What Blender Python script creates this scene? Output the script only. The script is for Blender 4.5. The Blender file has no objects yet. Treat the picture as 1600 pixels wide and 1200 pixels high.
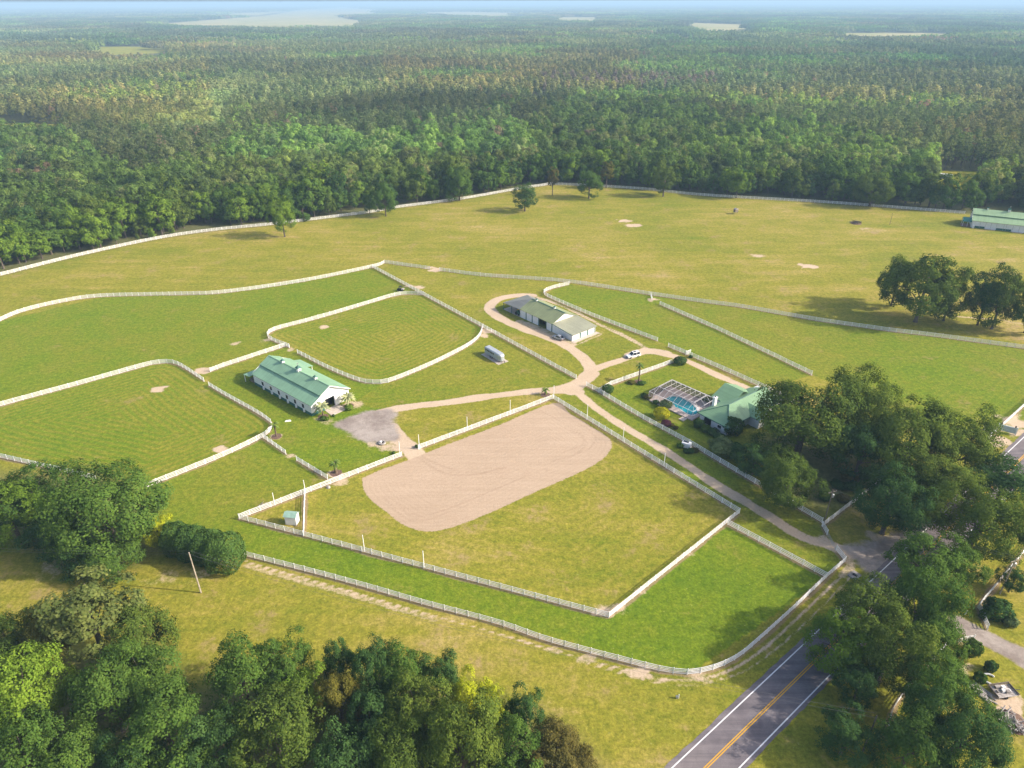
import bpy, bmesh, math, random
import numpy as np
from mathutils import Vector, Matrix
R_ = math.radians
random.seed(7); rng = np.random.default_rng(7)
scene = bpy.context.scene
# ------------------------------------------------------------------ camera, light, exposure
CAM_H, FPX, HORIZON, ROLL = 104.0, 1081.0, 3.5, -0.0029
PITCH = math.atan((600 - HORIZON) / FPX)
_cr, _sr = math.cos(ROLL), math.sin(ROLL)
_U0 = np.array([0, math.sin(PITCH), math.cos(PITCH)]); _R0 = np.array([1.0, 0, 0])
AX_F = np.array([0, math.cos(PITCH), -math.sin(PITCH)])
AX_R = _R0 * _cr + _U0 * _sr
AX_U = -_R0 * _sr + _U0 * _cr
cam_d = bpy.data.cameras.new('camera'); cam = bpy.data.objects.new('camera', cam_d)
scene.collection.objects.link(cam); scene.camera = cam
cam_d.sensor_fit = 'HORIZONTAL'; cam_d.sensor_width = 36.0; cam_d.lens = 36.0 * FPX / 1600.0
cam_d.clip_start = 1.0; cam_d.clip_end = 90000.0
cam.matrix_world = Matrix(((AX_R[0], AX_U[0], -AX_F[0], 0), (AX_R[1], AX_U[1], -AX_F[1], 0),
                           (AX_R[2], AX_U[2], -AX_F[2], CAM_H), (0, 0, 0, 1)))
SUN_EL, SUN_DIR = R_(31.0), Vector((1.0, -0.13, 0)).normalized()
world = bpy.data.worlds.new('World'); scene.world = world; world.use_nodes = True
wn = world.node_tree; wn.nodes.clear()
sky = wn.nodes.new('ShaderNodeTexSky'); sky.sky_type = 'NISHITA'; sky.sun_disc = False
sky.sun_elevation = SUN_EL; sky.sun_rotation = math.atan2(SUN_DIR.x, SUN_DIR.y)
sky.air_density = 1.0; sky.dust_density = 4.0; sky.ozone_density = 1.0; sky.altitude = 100
bg = wn.nodes.new('ShaderNodeBackground'); bg.inputs[1].default_value = 0.15
wo = wn.nodes.new('ShaderNodeOutputWorld')
wn.links.new(sky.outputs[0], bg.inputs[0]); wn.links.new(bg.outputs[0], wo.inputs[0])
sun_d = bpy.data.lights.new('sun', 'SUN'); sun_d.energy = 4.0; sun_d.angle = R_(0.6); sun_d.color = (1.0, 0.905, 0.77)
sun = bpy.data.objects.new('sun', sun_d); scene.collection.objects.link(sun)
_sd = Vector((SUN_DIR.x * math.cos(SUN_EL), SUN_DIR.y * math.cos(SUN_EL), math.sin(SUN_EL)))
sun.rotation_euler = _sd.to_track_quat('Z', 'Y').to_euler(); sun.location = (300, 0, 300)
vs = scene.view_settings; vs.view_transform = 'Standard'; vs.look = 'None'; vs.gamma = 1.0; vs.exposure = 0.74
vs.use_curve_mapping = False
cy = scene.cycles; cy.use_denoising = True; cy.max_bounces = 6; cy.diffuse_bounces = 2; cy.glossy_bounces = 2
cy.transmission_bounces = 3; cy.transparent_max_bounces = 8; cy.volume_bounces = 0; cy.caustics_reflective = False; cy.caustics_refractive = False

# ------------------------------------------------------------------ photogrammetry: a point of the picture to a point of the land
def AT(px, py, z=0.0):
    d = AX_F + AX_R * ((px - 800) / FPX) + AX_U * ((600 - py) / FPX)
    t = (z - CAM_H) / d[2]
    return (d[0] * t, d[1] * t)
def PIX(x, y, z=0.0):
    x = np.asarray(x, float); y = np.asarray(y, float); z = np.asarray(z, float) - CAM_H
    c = x * AX_F[0] + y * AX_F[1] + z * AX_F[2]
    return 800 + FPX * (x * AX_R[0] + y * AX_R[1] + z * AX_R[2]) / c, 600 - FPX * (x * AX_U[0] + y * AX_U[1] + z * AX_U[2]) / c, c
def TOP(px, py, ty):            # height of what stands at (px,py) and reaches up to ty
    x, y = AT(px, py); lo, hi = 0.0, 60.0
    for _ in range(40):
        m = (lo + hi) / 2
        if PIX(x, y, m)[1] > ty: lo = m
        else: hi = m
    return lo
def pts(s): return [AT(*p) for p in s]

# ------------------------------------------------------------------ object helpers
COL = scene.collection
def link(o, parent=None):
    COL.objects.link(o)
    if parent is not None: o.parent = parent
    return o
def tag(o, label=None, cat=None, group=None, kind=None):
    if label: o['label'] = label
    if cat: o['category'] = cat
    if group: o['group'] = group
    if kind: o['kind'] = kind
    return o
def thing(name, label, cat, loc=(0, 0, 0), rz=0.0, group=None, scale=None):
    o = bpy.data.objects.new(name, None); link(o); o.empty_display_size = 0.3
    o.location = loc; o.rotation_euler = (0, 0, rz)
    if scale: o.scale = scale
    return tag(o, label, cat, group)
def mesh_np(name, verts, faces, mat=None, smooth=False):
    """faces: (n,k) array of equal k, or list of lists"""
    me = bpy.data.meshes.new(name)
    if isinstance(faces, np.ndarray):
        n, k = faces.shape
        me.vertices.add(len(verts)); me.vertices.foreach_set('co', np.asarray(verts, np.float32).ravel())
        me.loops.add(n * k); me.loops.foreach_set('vertex_index', faces.astype(np.int32).ravel())
        me.polygons.add(n); me.polygons.foreach_set('loop_start', np.arange(0, n * k, k, dtype=np.int32))
        me.polygons.foreach_set('loop_total', np.full(n, k, np.int32))
        me.update(calc_edges=True)
    else:
        me.from_pydata([tuple(v) for v in verts], [], faces); me.update()
    if smooth: me.polygons.foreach_set('use_smooth', [True] * len(me.polygons))
    if mat: me.materials.append(mat)
    return me
class MB:
    def __init__(s): s.v = []; s.f = []
    def poly(s, P):
        b = len(s.v); s.v += [tuple(p) for p in P]; s.f.append(list(range(b, b + len(P)))); return s
    def box(s, x0, x1, y0, y1, z0, z1):
        b = len(s.v)
        s.v += [(x0, y0, z0), (x1, y0, z0), (x1, y1, z0), (x0, y1, z0), (x0, y0, z1), (x1, y0, z1), (x1, y1, z1), (x0, y1, z1)]
        s.f += [[b + i for i in q] for q in ((3, 2, 1, 0), (4, 5, 6, 7), (0, 1, 5, 4), (1, 2, 6, 5), (2, 3, 7, 6), (3, 0, 4, 7))]
        return s
    def slab(s, P, t):      # polygon P (list of 3d), thickness t downwards
        n = len(P); b = len(s.v); s.v += [tuple(p) for p in P] + [(p[0], p[1], p[2] - t) for p in P]
        s.f.append([b + i for i in range(n)]); s.f.append([b + n + i for i in reversed(range(n))])
        for i in range(n): j = (i + 1) % n; s.f.append([b + i, b + n + i, b + n + j, b + j])
        return s
    def prism(s, P, Q):     # two matching rings
        n = len(P); b = len(s.v); s.v += [tuple(p) for p in P] + [tuple(p) for p in Q]
        s.f.append([b + i for i in reversed(range(n))]); s.f.append([b + n + i for i in range(n)])
        for i in range(n): j = (i + 1) % n; s.f.append([b + i, b + j, b + n + j, b + n + i])
        return s
    def tube(s, p, q, r0, r1=None, n=6, caps=True):
        p = Vector(p); q = Vector(q); r1 = r0 if r1 is None else r1
        d = (q - p).normalized(); a = d.orthogonal().normalized(); c = d.cross(a)
        A = [p + (a * math.cos(2 * math.pi * i / n) + c * math.sin(2 * math.pi * i / n)) * r0 for i in range(n)]
        B = [q + (a * math.cos(2 * math.pi * i / n) + c * math.sin(2 * math.pi * i / n)) * r1 for i in range(n)]
        return s.prism(A, B)
    def lathe(s, prof, n=10, cx=0, cy=0):
        b = len(s.v)
        for r, z in prof:
            for i in range(n):
                a = 2 * math.pi * i / n; s.v.append((cx + r * math.cos(a), cy + r * math.sin(a), z))
        for k in range(len(prof) - 1):
            for i in range(n):
                j = (i + 1) % n; s.f.append([b + k * n + i, b + k * n + j, b + (k + 1) * n + j, b + (k + 1) * n + i])
        s.f.append([b + i for i in reversed(range(n))]); s.f.append([b + (len(prof) - 1) * n + i for i in range(n)])
        return s
    def split(s, name, mat, parent=None):      # each loose piece an object of its own
        up = list(range(len(s.v)))
        def root(i):
            while up[i] != i: up[i] = up[up[i]]; i = up[i]
            return i
        for f in s.f:
            for i in f[1:]: up[root(i)] = root(f[0])
        gr = {}
        for f in s.f: gr.setdefault(root(f[0]), []).append(f)
        out = []
        for fs in gr.values():
            ids = sorted({i for f in fs for i in f}); mp = {i: k for k, i in enumerate(ids)}; q = MB(); q.v = [s.v[i] for i in ids]; q.f = [[mp[i] for i in f] for f in fs]; out.append(q.build(name, mat, parent))
        return out
    def build(s, name, mat, parent=None, smooth=False, fix=True):
        me = bpy.data.meshes.new(name); me.from_pydata(s.v, [], s.f); me.update()
        if fix:
            bm = bmesh.new(); bm.from_mesh(me); bmesh.ops.recalc_face_normals(bm, faces=bm.faces); bm.to_mesh(me); bm.free()
        if smooth: me.polygons.foreach_set('use_smooth', [True] * len(me.polygons))
        me.materials.append(mat)
        return link(bpy.data.objects.new(name, me), parent)

# ------------------------------------------------------------------ materials
class NT:
    def __init__(s, name):
        s.m = bpy.data.materials.new(name); s.m.use_nodes = True; s.t = s.m.node_tree; s.t.nodes.clear()
        s.out = s.n('ShaderNodeOutputMaterial')
    def n(s, typ, **kw):
        nd = s.t.nodes.new(typ)
        for k, v in kw.items(): setattr(nd, k, v)
        return nd
    def link(s, a, b): s.t.links.new(a, b)
    def put(s, sock, v):
        if isinstance(v, bpy.types.NodeSocket): s.link(v, sock)
        elif isinstance(v, (tuple, list)) and len(v) == 3 and sock.type == 'RGBA': sock.default_value = (*v, 1)
        else: sock.default_value = v
    def math(s, op, a, b=0.0, clamp=False):
        nd = s.n('ShaderNodeMath', operation=op); nd.use_clamp = clamp
        s.put(nd.inputs[0], a); s.put(nd.inputs[1], b); return nd.outputs[0]
    def mix(s, f, a, b, mode='MIX'):
        nd = s.n('ShaderNodeMix', data_type='RGBA', blend_type=mode)
        s.put(nd.inputs[0], f); s.put(nd.inputs[6], a); s.put(nd.inputs[7], b); return nd.outputs[2]
    def noise(s, vec, scale, detail=3.0, rough=0.55, dist=0.0):
        nd = s.n('ShaderNodeTexNoise'); s.put(nd.inputs['Vector'], vec)
        nd.inputs['Scale'].default_value = scale; nd.inputs['Detail'].default_value = detail
        nd.inputs['Roughness'].default_value = rough; nd.inputs['Distortion'].default_value = dist; return nd.outputs[0]
    def ramp(s, v, lo, hi, a=0.0, b=1.0, smooth=True):
        nd = s.n('ShaderNodeMapRange', interpolation_type='SMOOTHSTEP' if smooth else 'LINEAR')
        s.put(nd.inputs[0], v)
        for i, x in zip((1, 2, 3, 4), (lo, hi, a, b)): nd.inputs[i].default_value = x
        return nd.outputs[0]
    def scaled(s, vec, sx, sy, sz=1.0, rz=0.0):
        nd = s.n('ShaderNodeMapping'); s.put(nd.inputs[0], vec); nd.inputs['Scale'].default_value = (sx, sy, sz)
        nd.inputs['Rotation'].default_value = (0, 0, rz); return nd.outputs[0]
    def pos(s): return s.n('ShaderNodeNewGeometry').outputs['Position']
    def obj(s): return s.n('ShaderNodeTexCoord').outputs['Object']
    def bsdf(s, col, rough=0.8, metal=0.0, spec=0.3, bump=None, bstr=0.3, bdist=0.05):
        b = s.n('ShaderNodeBsdfPrincipled'); s.put(b.inputs['Base Color'], col); s.put(b.inputs['Roughness'], rough)
        b.inputs['Metallic'].default_value = metal; b.inputs['Specular IOR Level'].default_value = spec
        if bump is not None:
            bp = s.n('ShaderNodeBump'); bp.inputs['Strength'].default_value = bstr; bp.inputs['Distance'].default_value = bdist
            s.link(bump, bp.inputs['Height']); s.link(bp.outputs[0], b.inputs['Normal'])
        s.link(b.outputs[0], s.out.inputs[0]); return b
def plain(name, col, rough=0.7, metal=0.0, spec=0.3, var=0.12, scale=1.5):
    t = NT(name); p = t.pos(); n = t.noise(p, scale, 4); n2 = t.noise(p, scale * 9, 2)
    v = t.math('ADD', t.math('MULTIPLY', n, 0.7), t.math('MULTIPLY', n2, 0.3))
    dark = tuple(c * (1 - var * 1.6) for c in col); lite = tuple(min(1, c * (1 + var)) for c in col)
    t.bsdf(t.mix(t.ramp(v, 0.3, 0.7), dark, lite), rough, metal, spec); return t.m
M = {}
M['white'] = plain('white_vinyl', (0.85, 0.84, 0.83), 0.45, var=0.07)
M['trim'] = plain('white_trim', (0.78, 0.77, 0.76), 0.5, var=0.04)
M['dark'] = plain('dark_interior', (0.012, 0.013, 0.018), 0.6)  # near-black colour that stands for the shade inside openings
M['glass'] = plain('dark_glass', (0.02, 0.025, 0.035), 0.08, spec=0.6)
M['dgreen'] = plain('dark_green_paint', (0.035, 0.13, 0.105), 0.5)
M['concrete'] = plain('pale_concrete', (0.50, 0.43, 0.37), 0.9, var=0.15)
M['rubber'] = plain('black_rubber', (0.018, 0.018, 0.02), 0.8)
M['black'] = plain('black_plastic', (0.02, 0.02, 0.022), 0.5)
M['steel'] = plain('galvanised_steel', (0.42, 0.43, 0.45), 0.4, metal=0.6)
M['rim'] = plain('wheel_rim', (0.5, 0.5, 0.52), 0.3, metal=0.8)
M['carwhite'] = plain('white_car_paint', (0.82, 0.82, 0.82), 0.15, spec=0.5, var=0.01)
M['carsilver'] = plain('silver_car_paint', (0.45, 0.48, 0.53), 0.22, metal=0.5, var=0.02)
M['lamp'] = plain('clear_lamp', (0.6, 0.6, 0.62), 0.1, spec=0.6)
M['redlamp'] = plain('red_lamp', (0.35, 0.02, 0.02), 0.15)
M['wood'] = plain('weathered_wood', (0.20, 0.165, 0.13), 0.9, var=0.3)
M['greywood'] = plain('grey_weathered_boards', (0.40, 0.36, 0.34), 0.9, var=0.3)
M['pole'] = plain('creosote_pole', (0.17, 0.14, 0.11), 0.9, var=0.25)
M['palepole'] = plain('bleached_pole', (0.36, 0.31, 0.24), 0.9, var=0.2)
M['bark'] = plain('tree_bark', (0.12, 0.095, 0.075), 0.95, var=0.3, scale=4)
M['palmbark'] = plain('palm_bark', (0.16, 0.115, 0.08), 0.95, var=0.35, scale=6)
M['mulch'] = plain('brown_mulch', (0.16, 0.10, 0.075), 1.0, var=0.3, scale=3)
M['stone'] = plain('grey_stone', (0.32, 0.29, 0.27), 0.9, var=0.25)
M['wire'] = plain('power_wire', (0.12, 0.12, 0.12), 0.6)
M['trailer'] = plain('pale_aluminium', (0.46, 0.49, 0.52), 0.35, metal=0.3, var=0.05)
def siding(name, col, step=0.45, axis='h'):
    t = NT(name); o = t.obj(); sx = t.n('ShaderNodeSeparateXYZ'); t.link(o, sx.inputs[0])
    c = sx.outputs[2] if axis == 'h' else t.math('ADD', sx.outputs[0], sx.outputs[1])
    w = t.math('FRACT', t.math('DIVIDE', c, step)); g = t.ramp(w, 0.0, 0.12)
    n = t.noise(t.pos(), 0.8, 5)
    t.bsdf(t.mix(t.ramp(n, 0.35, 0.75), tuple(x * 0.90 for x in col), col), 0.5, bump=g, bstr=0.5, bdist=0.03); return t.m
M['siding'] = siding('white_metal_siding', (0.76, 0.77, 0.79), 0.3, 'v')
M['sidingh'] = siding('white_lap_siding', (0.74, 0.76, 0.80), 0.25, 'h')
M['rolldoor'] = siding('white_sectional_door', (0.80, 0.80, 0.79), 0.55, 'h')
def metalroof(name, col, axis, streak=0.25, step=0.45):
    t = NT(name); o = t.obj(); sx = t.n('ShaderNodeSeparateXYZ'); t.link(o, sx.inputs[0])
    w = t.math('FRACT', t.math('DIVIDE', sx.outputs[axis], step)); g = t.ramp(t.math('ABSOLUTE', t.math('SUBTRACT', w, 0.5)), 0.38, 0.5)
    sc = (6.0, 0.25, 0.25) if axis == 0 else (0.25, 6.0, 0.25)
    n = t.noise(t.scaled(o, *sc), 0.5, 5); n2 = t.noise(o, 0.25, 4)
    v = t.math('ADD', t.math('MULTIPLY', n, 0.5), t.math('MULTIPLY', n2, 0.5))
    c = t.mix(t.ramp(v, 0.35, 0.68), tuple(x * (1 - streak) for x in col), tuple(min(1, x * (1 + streak * .6)) for x in col))
    t.bsdf(c, 0.42, bump=g, bstr=0.6, bdist=0.04, spec=0.4); return t.m
# ------------------------------------------------------------------ layout: fence lines, lanes, paddocks (photo points carried to the land)
# name: (points, curved, label, style)
FENCES = [
 ('arena_nw_a', [(374, 811), (628, 713)], 0, 'four-rail white fence on the upper side of the sand arena, left of its gateway'),
 ('arena_nw_b', [(654, 702), (864, 623)], 0, 'four-rail white fence on the upper side of the sand arena, right of its gateway'),
 ('arena_ne', [(864, 623), (1155, 802)], 0, 'long white fence between the sand arena and the dirt lane'),
 ('arena_se', [(1155, 802), (951, 965)], 0, 'short white fence seen end-on at the lower right end of the arena'),
 ('arena_sw', [(951, 965), (374, 811)], 0, 'long white fence along the lower side of the arena, behind the small shed'),
 ('arena_pen', [(477, 770), (475, 837)], 0, 'short white cross fence beside the small shed in the arena corner'),
 ('outer_road', [(383, 869), (450, 886), (515, 903), (580, 921), (666, 946), (778, 976), (850, 1001), (930, 1023), (991, 1039), (1037, 1050), (1078, 1054), (1119, 1045), (1153, 1028), (1187, 1000), (1241, 951), (1291, 903), (1320, 878)], 1, 'outermost white fence curving round the front paddock to the road'),
 ('gate_wing_a', [(1320, 878), (1306, 860)], 0, 'short white fence wing below the entrance gate'),
 ('divider', [(1137, 820), (1291, 903)], 0, 'white fence between the front paddock and the dirt lane strip'),
 ('house_lane', [(916, 603), (935, 613), (1005, 655), (1077, 694), (1150, 738), (1194, 764), (1284, 817)], 0, 'long white fence between the dirt lane and the house garden'),
 ('gate_wing_b', [(1284, 822), (1292, 836)], 0, 'short white fence wing above the entrance gate beside the utility pole'),
 ('house_road', [(1285, 823), (1350, 773), (1385, 745)], 0, 'white fence running from the entrance gate under the big oaks'),
 ('house_north', [(937, 612), (954, 602), (1054, 566)], 0, 'white fence between the two round clipped bushes of the house garden'),
 ('garage_back', [(889, 445), (864, 451), (850, 457), (854, 463), (880, 475), (930, 496), (1027, 533)], 1, 'white fence curving behind the garage barn'),
 ('lane_north', [(1044, 542), (1120, 574), (1196, 608), (1240, 630)], 0, 'white fence above the lane that runs behind the house'),
 ('field_edge_a', [(601, 411), (672, 421)], 0, 'short white fence left of the gateway in the field fence'),
 ('field_edge_b', [(687, 423), (760, 432), (882, 441), (1016, 461), (1100, 473), (1160, 481), (1250, 497), (1320, 508), (1400, 519), (1467, 527), (1600, 545), (1690, 556)], 1, 'long white fence between the big yellow field and the right paddocks'),
 ('right_diagonal', [(1031, 476), (1120, 515), (1200, 553), (1268, 586)], 0, 'diagonal white fence between the two right paddocks, ending at the oaks'),
 ('field_edge_left', [(-70, 536), (0, 502), (37, 487), (100, 472), (160, 464), (275, 461), (350, 458), (475, 440), (582, 418), (601, 411)], 1, 'long white fence curving along the far side of the large left paddock'),
 ('middle_diagonal', [(582, 418), (654, 457), (755, 512), (900, 592)], 0, 'straight white diagonal fence passing between the stock trailer and the garage barn'),
 ('small_paddock_a', [(662, 461), (625, 461), (575, 475), (525, 490), (475, 504), (430, 516), (418, 525), (427, 533), (452, 543)], 1, 'white fence with a rounded corner on the far side of the small central paddock'),
 ('small_paddock_b', [(465, 552), (510, 575), (550, 592), (575, 599), (600, 599), (625, 591), (675, 570), (725, 545), (745, 531), (752, 521), (754, 512)], 1, 'white fence curving between the green-roofed horse barn and the small central paddock'),
 ('barn_spur', [(329, 581), (350, 573), (447, 541)], 0, 'white fence spur behind the back end of the green-roofed horse barn'),
 ('left_paddock_a', [(-70, 655), (0, 635), (125, 601), (225, 573), (250, 568), (270, 568), (287, 575), (319, 596)], 1, 'white fence rounding the far corner of the left paddock'),
 ('left_paddock_b', [(327, 603), (350, 617), (400, 645), (418, 657), (426, 665), (422, 674), (410, 684), (345, 715), (229, 762)], 1, 'white fence with a rounded corner between the left paddock and the barn yard'),
 ('barnyard_a', [(412, 685), (447, 710)], 0, 'short white fence above the gap beside the barn yard palms'),
 ('barnyard_b', [(464, 720), (512, 749)], 0, 'short white fence meeting the arena fence beside the stout palm'),
 ('left_low', [(-60, 696), (0, 715), (106, 739), (150, 749)], 0, 'white fence at the left edge running behind the big oak'),
 ('perimeter', [(-70, 446), (0, 431), (120, 401), (250, 373), (340, 360), (430, 351), (575, 333), (620, 325), (720, 312), (800, 298), (845, 291), (875, 289), (1000, 296), (1100, 306), (1300, 318), (1507, 334)], 1, 'far white perimeter fence along the edge of the forest'),
 ('road_right', [(1540, 690), (1600, 635), (1680, 562)], 0, 'white fence seen end-on beside the road at the right edge'),
 ('road_right_spur', [(1536, 671), (1551, 679)], 0, 'short white fence spur between the oaks and the roadside fence'),
 ('neighbour_top', [(1528, 949), (1600, 863), (1650, 803)], 0, 'white fence of the neighbouring plot above its gravel drive'),
 ('neighbour_wing_a', [(1528, 950), (1542, 984)], 0, 'short white fence wing above the neighbouring gravel drive'),
 ('neighbour_wing_b', [(1497, 1004), (1520, 1001)], 0, 'very short white fence wing below the neighbouring gravel drive'),
 ('neighbour_low', [(1476, 1012), (1462, 1028), (1408, 1090), (1391, 1118), (1387, 1150)], 1, 'curved white fence half hidden under the roadside trees'),
]
def catmull(P, n=8):
    P = [np.array(p) for p in P]; Q = [2 * P[0] - P[1]] + P + [2 * P[-1] - P[-2]]; out = []
    for i in range(1, len(Q) - 2):
        a, b, c, d = Q[i - 1], Q[i], Q[i + 1], Q[i + 2]
        for k in range(n):
            t = k / n
            out.append(0.5 * (2 * b + (c - a) * t + (2 * a - 5 * b + 4 * c - d) * t * t + (3 * b - a - 3 * c + d) * t ** 3))
    out.append(P[-1]); return out
def resample(P, step):
    P = np.array(P); s = np.r_[0, np.cumsum(np.hypot(*np.diff(P, axis=0).T))]; n = max(1, round(s[-1] / step))
    t = np.linspace(0, s[-1], n + 1); return np.c_[np.interp(t, s, P[:, 0]), np.interp(t, s, P[:, 1])]
FL = {}
for nm, P, cv, lab in FENCES:
    W = pts(P)
    if cv: W = catmull(W)
    # keep corners of straight polylines
    if cv or len(W) == 2: FL[nm] = resample(W, 2.44)
    else:
        seg = [resample(W[i:i + 2], 2.44) for i in range(len(W) - 1)]
        FL[nm] = np.vstack([seg[0]] + [s[1:] for s in seg[1:]])

# lanes: (points, half width, dirt strength)
LANES = [
 ([(1330, 866), (1300, 853), (1256, 839), (1209, 811), (1162, 783), (1100, 745), (1037, 703), (975, 667), (925, 633), (900, 613), (870, 607)], 1.45, 1.0),
 ([(905, 612), (850, 610), (800, 615), (750, 621), (700, 629), (650, 634), (600, 643), (560, 655)], 1.75, 1.0),
 ([(870, 609), (900, 600), (915, 588), (922, 577), (912, 560), (898, 549), (875, 535), (850, 525), (825, 516), (787, 500), (768, 486), (766, 476), (780, 467), (805, 462), (832, 462)], 2.2, 0.95),
 ([(895, 605), (910, 590), (925, 580), (945, 571), (987, 557), (1012, 550), (1050, 556), (1080, 567), (1125, 588), (1185, 614), (1235, 640)], 1.45, 1.0),
 ([(832, 462), (870, 475), (900, 488), (937, 507), (970, 522), (1000, 538), (1015, 548)], 1.1, 0.8),
 ([(893, 612), (905, 600), (925, 583)], 2.4, 1.0), ([(985, 556), (1012, 548), (1040, 552)], 2.2, .9),
 ([(610, 668), (622, 684), (640, 700), (652, 712)], 2.6, 0.9),
 ([(812, 503), (840, 512), (865, 524), (893, 538)], 2.2, 0.62),
 ([(893, 540), (936, 522)], 1.3, 0.6),
 ([(925, 512), (945, 522), (962, 535)], 1.0, 0.45),
]
TRACKS = [   # narrow wheel tracks
 ([(383, 877), (450, 896), (520, 916), (600, 940), (680, 963), (760, 985), (850, 1012), (930, 1034), (990, 1050), (1040, 1062), (1085, 1063), (1120, 1055), (1160, 1037), (1200, 1008), (1250, 962), (1322, 893)], 0.0, 0.82),
 ([(900, 1032), (990, 1058), (1040, 1069), (1090, 1070), (1130, 1061), (1170, 1045), (1215, 1012), (1265, 967), (1336, 895)], -.1, 0.8),
 ([(383, 884), (450, 903), (520, 922), (600, 946), (680, 970)], 0.4, 0.55),
 ([(1320, 866), (1330, 885), (1316, 898)], 0.8, 0.6),
 ([(1325, 412), (1345, 420), (1375, 430)], 0.3, 0.5), ([(1475, 493), (1560, 500), (1600, 507)], 0.6, 0.6),
 ([(730, 395), (800, 372), (900, 352), (960, 348)], 1.2, 0.30),
 ([(700, 1020), (790, 1060), (900, 1120), (960, 1180)], 1.4, 0.33), ([(140, 1000), (300, 985), (480, 985), (640, 1005)], 1.5, 0.25),
]
SPOTS = [  # bare earth: px, py, radius m, strength, stretch
 (248, 608, 2.6, .9), (345, 701, 2.2, .85), (975, 345, 3.6, 1.0), (990, 352, 4.2, .95), (1262, 416, 3.8, 1.0), (1185, 400, 3.4, .75), (505, 511, 2.2, .75),
 (368, 537, 2.2, .7), (318, 579, 2.6, 1.0), (680, 422, 3.2, .9), (672, 418, 2.5, .7), (1020, 468, 2.6, .85), (655, 449, 2.6, .85), (640, 447, 2.2, .8), (762, 517, 2.8, .85), (757, 524, 2.0, .8),
 (455, 546, 2.0, .6), (415, 532, 2.2, .65), (635, 425, 5.0, .35), (1336, 346, 5, .5), (1350, 357, 3.5, .5), (1290, 842, 2.0, .7), (532, 755, 2.4, .6), (525, 741, 2.2, .75),
 (430, 682, 2.0, .75), (455, 712, 1.8, .6), (550, 632, 4.0, .6), (500, 655, 2.5, .55), (1580, 1110, 3.4, .9), (1560, 1090, 2.0, .7), (1500, 1040, 2.6, .6), (1470, 1040, 2.2, .6),
 (940, 955, 2.2, .75), (1000, 925, 1.6, .6), (965, 948, 2.2, .7), (1075, 865, 1.4, .5), (305, 900, 4.0, .5), (250, 905, 4.0, .5), (100, 880, 6.0, .5), (60, 905, 5.0, .35), (100, 1090, 3.0, .8), (205, 1130, 2.5, .6),
 (1375, 840, 3.0, .7), (588, 694, 3.6, .62), (608, 698, 3.6, .66), (625, 700, 3.0, .7), (508, 658, 3.0, .5), (900, 420, 4, .35), (475, 690, 1, .3), (1590, 660, 5, .8), (1560, 690, 4, .8), (1580, 672, 4, .7), (1090, 1056, 2.4, .6), (1000, 1050, 2.2, .7), (920, 1030, 2.0, .6), (865, 1017, 1.5, .5),
]
SAND = [(566, 747), (600, 732), (640, 718), (700, 694), (780, 664), (864, 630), (890, 646), (920, 664), (948, 681), (956, 692), (951, 708), (935, 722), (910, 736), (870, 754), (825, 774), (790, 790), (750, 808), (715, 821), (687, 829), (662, 830), (637, 822), (612, 807), (587, 790), (570, 770)]
GRAVEL = [(520, 662), (545, 650), (585, 641), (612, 640), (616, 652), (618, 664), (626, 678), (620, 690), (590, 692), (560, 689), (540, 678)]
GRAVEL2 = [(1322, 858), (1345, 846), (1390, 838), (1455, 812), (1436, 840), (1390, 885), (1355, 912), (1352, 895), (1338, 880)]
GRAVEL3 = [(1478, 960), (1500, 962), (1540, 985), (1600, 1012), (1660, 1030), (1660, 1075), (1600, 1045), (1560, 1022), (1520, 1000), (1490, 985)]
# paddocks: polygon, dryness, green boost, stripes
PADS = [
 ([(-300, 500), (0, 432), (250, 373), (575, 333), (800, 298), (875, 289), (1100, 306), (1507, 334), (1900, 370), (1900, 580), (1600, 545), (1400, 519), (1100, 473), (882, 441), (687, 423), (601, 411), (475, 440), (350, 458), (160, 464), (0, 502), (-300, 640)], .66, 0.0),
 ([(-300, 640), (0, 502), (160, 464), (350, 458), (582, 418), (654, 457), (625, 461), (475, 504), (430, 516), (418, 525), (447, 541), (329, 581), (319, 596), (287, 575), (250, 568), (0, 635), (-300, 720)], .33, 0.12),
 ([(-300, 720), (0, 635), (250, 568), (270, 568), (319, 596), (400, 645), (426, 665), (410, 684), (229, 762), (150, 749), (0, 715), (-300, 660)], .36, 1.0),
 ([(418, 525), (430, 516), (575, 475), (654, 459), (755, 512), (745, 531), (675, 570), (600, 599), (550, 592), (465, 552)], .46, 1.0),
 ([(329, 581), (447, 541), (465, 552), (550, 592), (600, 599), (640, 625), (560, 660), (627, 713), (512, 749), (464, 720), (412, 685), (426, 665), (327, 603)], .26, .2),
 ([(754, 512), (900, 592), (870, 606), (600, 640), (550, 630), (600, 599), (675, 570), (745, 531)], .45, .35),
 ([(582, 418), (601, 411), (687, 423), (882, 441), (850, 457), (1027, 533), (1044, 542), (920, 600), (900, 592), (654, 457)], .58, .15),
 ([(854, 463), (864, 451), (889, 445), (1016, 461), (1268, 586), (1196, 608), (1027, 533)], .34, .3),
 ([(1016, 461), (1100, 473), (1400, 519), (1600, 545), (1900, 580), (1700, 600), (1540, 690), (1268, 586)], .40, .3),
 ([(935, 613), (1054, 566), (1196, 608), (1300, 660), (1400, 745), (1284, 817)], .40, .15),
 ([(374, 811), (864, 623), (1155, 802), (951, 965)], .66, .35),
 ([(383, 869), (374, 811), (951, 965), (1137, 820), (1291, 903), (1078, 1054)], .22, .1),
 ([(1140, 822), (1155, 802), (864, 623), (916, 603), (1284, 817), (1306, 862), (1320, 878), (1291, 903)], .38, .1),
 ([(229, 762), (410, 684), (512, 749), (374, 811), (383, 869), (250, 860), (150, 749)], .30, .2),
]
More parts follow.
